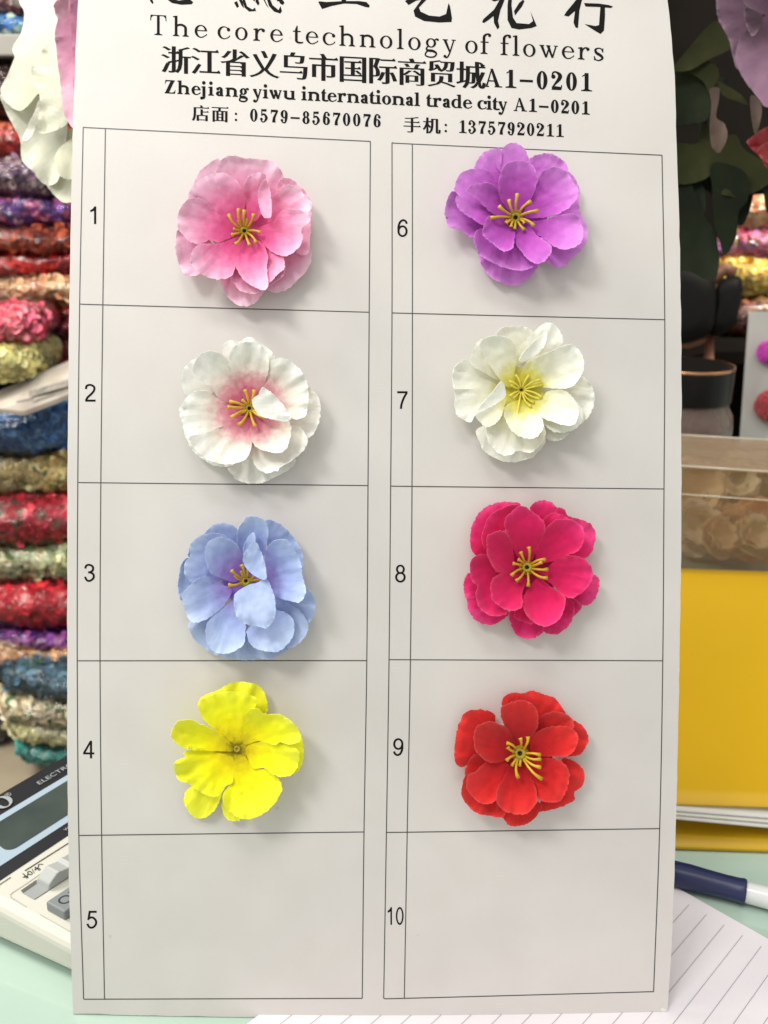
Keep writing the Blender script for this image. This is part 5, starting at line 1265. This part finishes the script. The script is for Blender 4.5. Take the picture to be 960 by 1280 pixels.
GR = 'bags of petals stacked right of the card'
for i, (lab, xl, xr, y0, y1, cols) in enumerate((
    ('cream and peach bag at the top of the right stack', 872, 1130, 238, 292, [s(250, 226, 170), s(255, 240, 214), s(226, 150, 110), s(250, 200, 140)]),
    ('pink and lilac bag in the right stack', 868, 1130, 288, 330, [s(226, 110, 150), s(200, 130, 200), s(236, 150, 180), s(150, 140, 90)]),
    ('golden yellow bag in the right stack', 872, 1130, 322, 378, [s(246, 214, 110), s(252, 226, 140), s(226, 180, 80), s(170, 150, 60)]),
    ('wine brown bag at the bottom of the right stack', 872, 1130, 376, 424, [s(110, 50, 40), s(150, 90, 60), s(70, 30, 30), s(170, 140, 80)]))):
    bag(lab, xl, xr, y0, y1, 1.62, cols, 0, 50 + i, scale=60, group=GR)
rz = P(960, 432, 1.62).z
rs = thing('display_shelf', Vector((1.0, 1.75, -.75)), 'dark shelf carrying the right stack of bags', 'shelf')
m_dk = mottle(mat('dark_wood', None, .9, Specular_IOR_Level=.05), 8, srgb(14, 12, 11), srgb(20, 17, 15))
v, f = box(Vector((.95, 1.72, rz)), (.42, 0, 0), (0, .22, 0), (0, 0, .012)); bevel(clean_normals(mesh_obj('shelf_board', v, f, m_dk, rs)), .002)
for ox in (.55, 1.35):
    v, f = box(Vector((ox, 1.74, (rz - .75) / 2)), (.012, 0, 0), (0, .2, 0), (0, 0, (rz + .74) / 2)); mesh_obj('side_panel', v, f, m_dk, rs)
v, f = box(Vector((.95, 1.93, (rz - .75) / 2)), (.39, 0, 0), (0, .006, 0), (0, 0, (rz + .74) / 2)); mesh_obj('back_panel', v, f, m_dk, rs)

# ------------------------------------------------------------------ chair with black pads behind the card's right edge
chd = 1.05
ch = thing('wooden_chair', Vector((P(880, 380, chd).x, P(880, 380, chd).y, -.75)), 'chair with black rounded back pads and brown wooden post behind the jar', 'chair')
m_pad = noise_bump(mat('black_leather', srgb(9, 8, 8), .6, Specular_IOR_Level=.12), 120, .2, .001)
m_wd = mottle(mat('brown_wood', None, .5), 20, srgb(110, 70, 50), srgb(140, 92, 66))
def pad(pts, d, th_):
    q = cr_closed(pts, 48); c = q.mean(0); V, Fc = [], []
    rows = [(1, 0), (1.0, .35), (.95, .75), (.82, .96), (.55, 1.0), (.02, 1.0)]
    V = []
    for sc_, h in rows:
        for p in q: V.append(P(*(c + (p - c) * sc_), d - th_ * h))
    for p in q: V.append(P(*p, d + .01))
    n = 48
    for r_ in range(len(rows) - 1):
        for i in range(n): Fc.append([r_ * n + i, r_ * n + (i + 1) % n, (r_ + 1) * n + (i + 1) % n, (r_ + 1) * n + i])
    b0 = len(rows) * n
    Fc.append([(len(rows) - 1) * n + i for i in range(n)]); Fc.append([b0 + i for i in range(n)])
    for i in range(n): Fc.append([i, (i + 1) % n, b0 + (i + 1) % n, b0 + i])
    return clean_normals(mesh_obj('back_pad', V, Fc, m_pad, ch, smooth=True))
pad([(820, 360), (830, 336), (852, 330), (880, 341), (894, 356), (895, 385), (890, 412), (874, 424), (850, 430), (826, 422)], chd, .03)
pad([(896, 358), (906, 347), (922, 345), (928, 352), (926, 378), (920, 402), (908, 416), (894, 420), (889, 410), (894, 385)], chd + .02, .03)
v, f = tube([P(886, 415, chd + .02), P(886, 470, chd + .02), P(888, 560, chd + .02)], [.006] * 3, 10); mesh_obj('post', v, f, m_wd, ch, smooth=True)
v, f = tube([P(830, 431, chd + .02), P(862, 430, chd + .02), P(889, 422, chd + .02)], [.005] * 3, 10); mesh_obj('rail', v, f, m_wd, ch, smooth=True)
v, f = tube([P(893, 350, chd + .05), P(905, 336, chd + .05), P(918, 342, chd + .05)], [.008] * 3, 10); mesh_obj('rail', v, f, m_wd, ch, smooth=True)
b_p = P(888, 560, chd + .02)
v, f = tube([b_p, Vector((b_p.x, b_p.y, -.75))], [.012, .012], 10); mesh_obj('leg', v, f, m_wd, ch, smooth=True)
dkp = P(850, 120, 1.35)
v, f = prism([P(740, -200, 1.35), P(1000, -200, 1.35), P(1000, 236, 1.35), P(900, 240, 1.35), P(890, 440, 1.35), P(740, 470, 1.35)], -FW, .02)  # near-black sheet added to darken the view behind the leaves
bo = clean_normals(mesh_obj('dark_backdrop', v, f, m_dk)); tag(bo, 'added dark backdrop standing for the gloom behind the lilac flower and its leaves', 'board')

# ------------------------------------------------------------------ big artificial blossoms beside the card
def big_petals(parent, m, zoom, centre, d, lst, base, R):
    pl_ = lambda px, py, z: P(px, py, d - z)
    for i, (o, z0, z1, kw) in enumerate(lst):
        kw = dict(kw); kw.setdefault('ruf', 10); kw.setdefault('crum', 1.8)
        petal(parent, m, pr(o), centre, zoom, lambda x, y, z: P(x, y, d - z), z0, z1, seed=base + i, R=R, spacing=kw.pop('spacing', 24), fray=1.0, thick=.0003, **kw)
dW = .47
wf = thing('white_peony', P(70, 130, dW), 'large creamy white artificial flower behind the upper left edge of the card', 'artificial flower')
m_wp = petal_mat('white_cloth', [(0, srgb(214, 216, 160)), (.35, srgb(226, 226, 196)), (.7, srgb(234, 235, 216)), (1, srgb(240, 240, 228))], .3)
big_petals(wf, m_wp, (0, 0, 4.0), (400, 480), dW, [
 ('230 -80 100 -60 96 10 120 60 110 150 62 240 70 290 30 390 0 455 40 522 110 552 190 470 260 420 330 300 330 100 300 -60', 90, 10, {'curl': 6}),
 ('2 470 30 560 62 622 100 700 110 800 172 862 222 922 290 900 330 700 330 500 180 480 110 552', 40, 60, {'pale': .8}),
 ('160 330 230 230 292 190 360 300 400 480 340 610 300 642 190 660 200 500 168 400', 100, 70, {'curl': 5, 'pale': .75}),
 ('197 500 190 600 152 690 112 702 130 650 172 560', 90, 140, {'pale': .95}),
 ('230 750 360 640 470 640 470 980 355 1012 300 1002 230 912', 30, 60, {'pale': .7}),
 ('275 780 360 690 440 700 440 860 320 892', 60, 110, {'pale': .6})], 300, 420)
v, f = lathe([(.004, 0), (.012, .004), (.010, .02), (.003, .03)], P(96, 130, dW + .02), (CAM - P(96, 130, dW)).normalized(), 20)
mesh_obj('calyx', v, f, mat('green_cloth', srgb(80, 120, 60), .6), wf, smooth=True)
pf = thing('pink_peony', P(100, 80, dW - .05), 'large pink artificial flower, only its edge showing left of the card', 'artificial flower')
m_pp = petal_mat('pink_cloth', [(0, srgb(222, 140, 176)), (.5, srgb(230, 160, 192)), (1, srgb(240, 196, 214))], .25)
big_petals(pf, m_pp, (0, 0, 4.0), (520, 200), dW - .05, [
 ('330 -90 292 -20 290 90 275 180 300 400 320 560 370 642 450 640 470 300 450 -80', 20, 60, {'curl': 4, 'spacing': 20}),
 ('270 40 285 0 330 -40 340 40 300 100', 60, 80, {'pale': .9}),
 ('360 -60 352 60 365 300 372 480 440 500 460 100 440 -60', 60, 90, {'pale': .2})], 320, 330)

dL = .55
lf = thing('lilac_peony', P(960, 60, dL), 'large dusky lilac artificial flower with dark leaves at the upper right corner', 'artificial flower')
m_lp = petal_mat('lilac_cloth', [(0, srgb(84, 48, 74)), (.5, srgb(108, 74, 94)), (1, srgb(138, 102, 126))], .12)
big_petals(lf, m_lp, (830, 0, 5.815), (860, 60), dL, [
 ('400 -120 388 100 430 200 480 300 500 395 545 500 640 300 620 60 560 -120', 20, 80, {'spacing': 30}),
 ('520 400 560 270 640 180 720 120 860 120 900 600 760 775 690 715 600 600 545 500', 40, 120, {'spacing': 30}),
 ('560 -120 575 10 650 72 760 112 900 100 900 -120', 90, 150, {'spacing': 30}),
 ('600 180 590 60 680 60 720 140 650 260', 60, 90, {'pale': .45})], 340, 520)
m_leaf = mat('dark_leaf', None, .7, Specular_IOR_Level=.12); mottle(m_leaf, 25, srgb(17, 23, 13), srgb(26, 33, 18))
m_leaf2 = mat('olive_leaf', None, .7, Specular_IOR_Level=.12); mottle(m_leaf2, 25, srgb(36, 40, 19), srgb(48, 50, 26))
m_dry = mat('dry_brown', None, .7); mottle(m_dry, 40, srgb(58, 42, 32), srgb(74, 56, 44))
Z1 = (830, 0, 5.815); Z2 = (830, 200, 4.92)
for i, (o, zm, m, z0, z1, cen) in enumerate((
    ('60 500 200 330 300 210 380 150 450 200 485 345 330 430 200 505 90 520', Z1, m_leaf2, 0, 40, (480, 200)),
    ('60 520 200 505 290 440 380 480 400 560 350 650 330 680 290 600 200 540', Z1, m_leaf2, 6, 30, (400, 460)),
    ('390 590 470 630 560 690 610 760 520 730 430 690', Z1, m_leaf2, 10, 30, (380, 600)),
    ('60 520 200 510 300 620 340 780 310 870 200 900 60 880', Z1, m_leaf, 0, 30, (200, 520)),
    ('60 1060 240 1040 300 900 340 1000 420 1120 300 1300 60 1320', Z1, m_leaf2, -10, 20, (300, 1000)),
    ('330 1200 420 1020 520 980 580 1080 720 1180 790 1300 600 1420 400 1400', Z1, m_leaf2, -6, 24, (560, 1000)),
    ('60 0 300 -20 600 -20 620 60 560 180 520 330 460 400 330 250 200 150 60 200', Z2, m_leaf, -30, 10, (330, 0)),
    ('60 200 150 120 240 330 300 420 337 560 336 660 300 742 180 692 60 620', Z2, m_leaf, 10, 40, (180, 100)),
    ('300 20 480 60 522 150 512 250 460 322 440 480 375 590 345 500 312 400 300 200', Z2, m_leaf, 16, 50, (400, 20)),
    ('560 20 640 60 680 200 650 320 625 290 610 180', Z2, m_leaf, 0, 30, (560, 0)),
    ('60 100 150 60 240 160 250 320 160 330 60 320', Z2, m_leaf, -10, 10, (150, 0)))):
    petal(lf, m, pr(o), cen, zm, lambda x, y, z: P(x, y, dL + .02 - z), z0, z1, seed=380 + i, R=400, spacing=30, fray=.8, thick=.0004, ruf=3, name='leaf')
for i, (o, cen) in enumerate((('335 650 400 640 400 720 380 850 440 900 460 1000 400 1110 345 1050 335 900 345 760', (370, 640)), ('630 700 690 720 712 800 690 920 668 985 640 860', (660, 700)))):
    petal(lf, m_dry, pr(o), cen, Z1, lambda x, y, z: P(x, y, dL - .03 - z), 0, 20, seed=400 + i, R=300, spacing=24, fray=.8, thick=.0004, name='dry_leaf')
v, f = tube([P(905, 100, dL + .03), P(880, 150, dL + .03), P(872, 230, dL + .04)], [.003, .003, .003], 8)
mesh_obj('stem', v, f, m_leaf, lf, smooth=True)
rf = thing('red_blossom', P(965, 190, dL - .02), 'deep red artificial flower just below the lilac one at the right edge', 'artificial flower')
m_rp = petal_mat('deep_red_cloth', [(0, srgb(110, 6, 16)), (1, srgb(160, 16, 26))], .1)
big_petals(rf, m_rp, (830, 0, 5.815), (900, 1050), dL - .02, [
 ('605 1040 650 990 760 920 900 900 900 1250 760 1225 700 1140', 10, 50, {'spacing': 26}),
 ('680 1100 780 1020 920 1000 920 1200 780 1200', 40, 70, {'spacing': 26})], 420, 300)
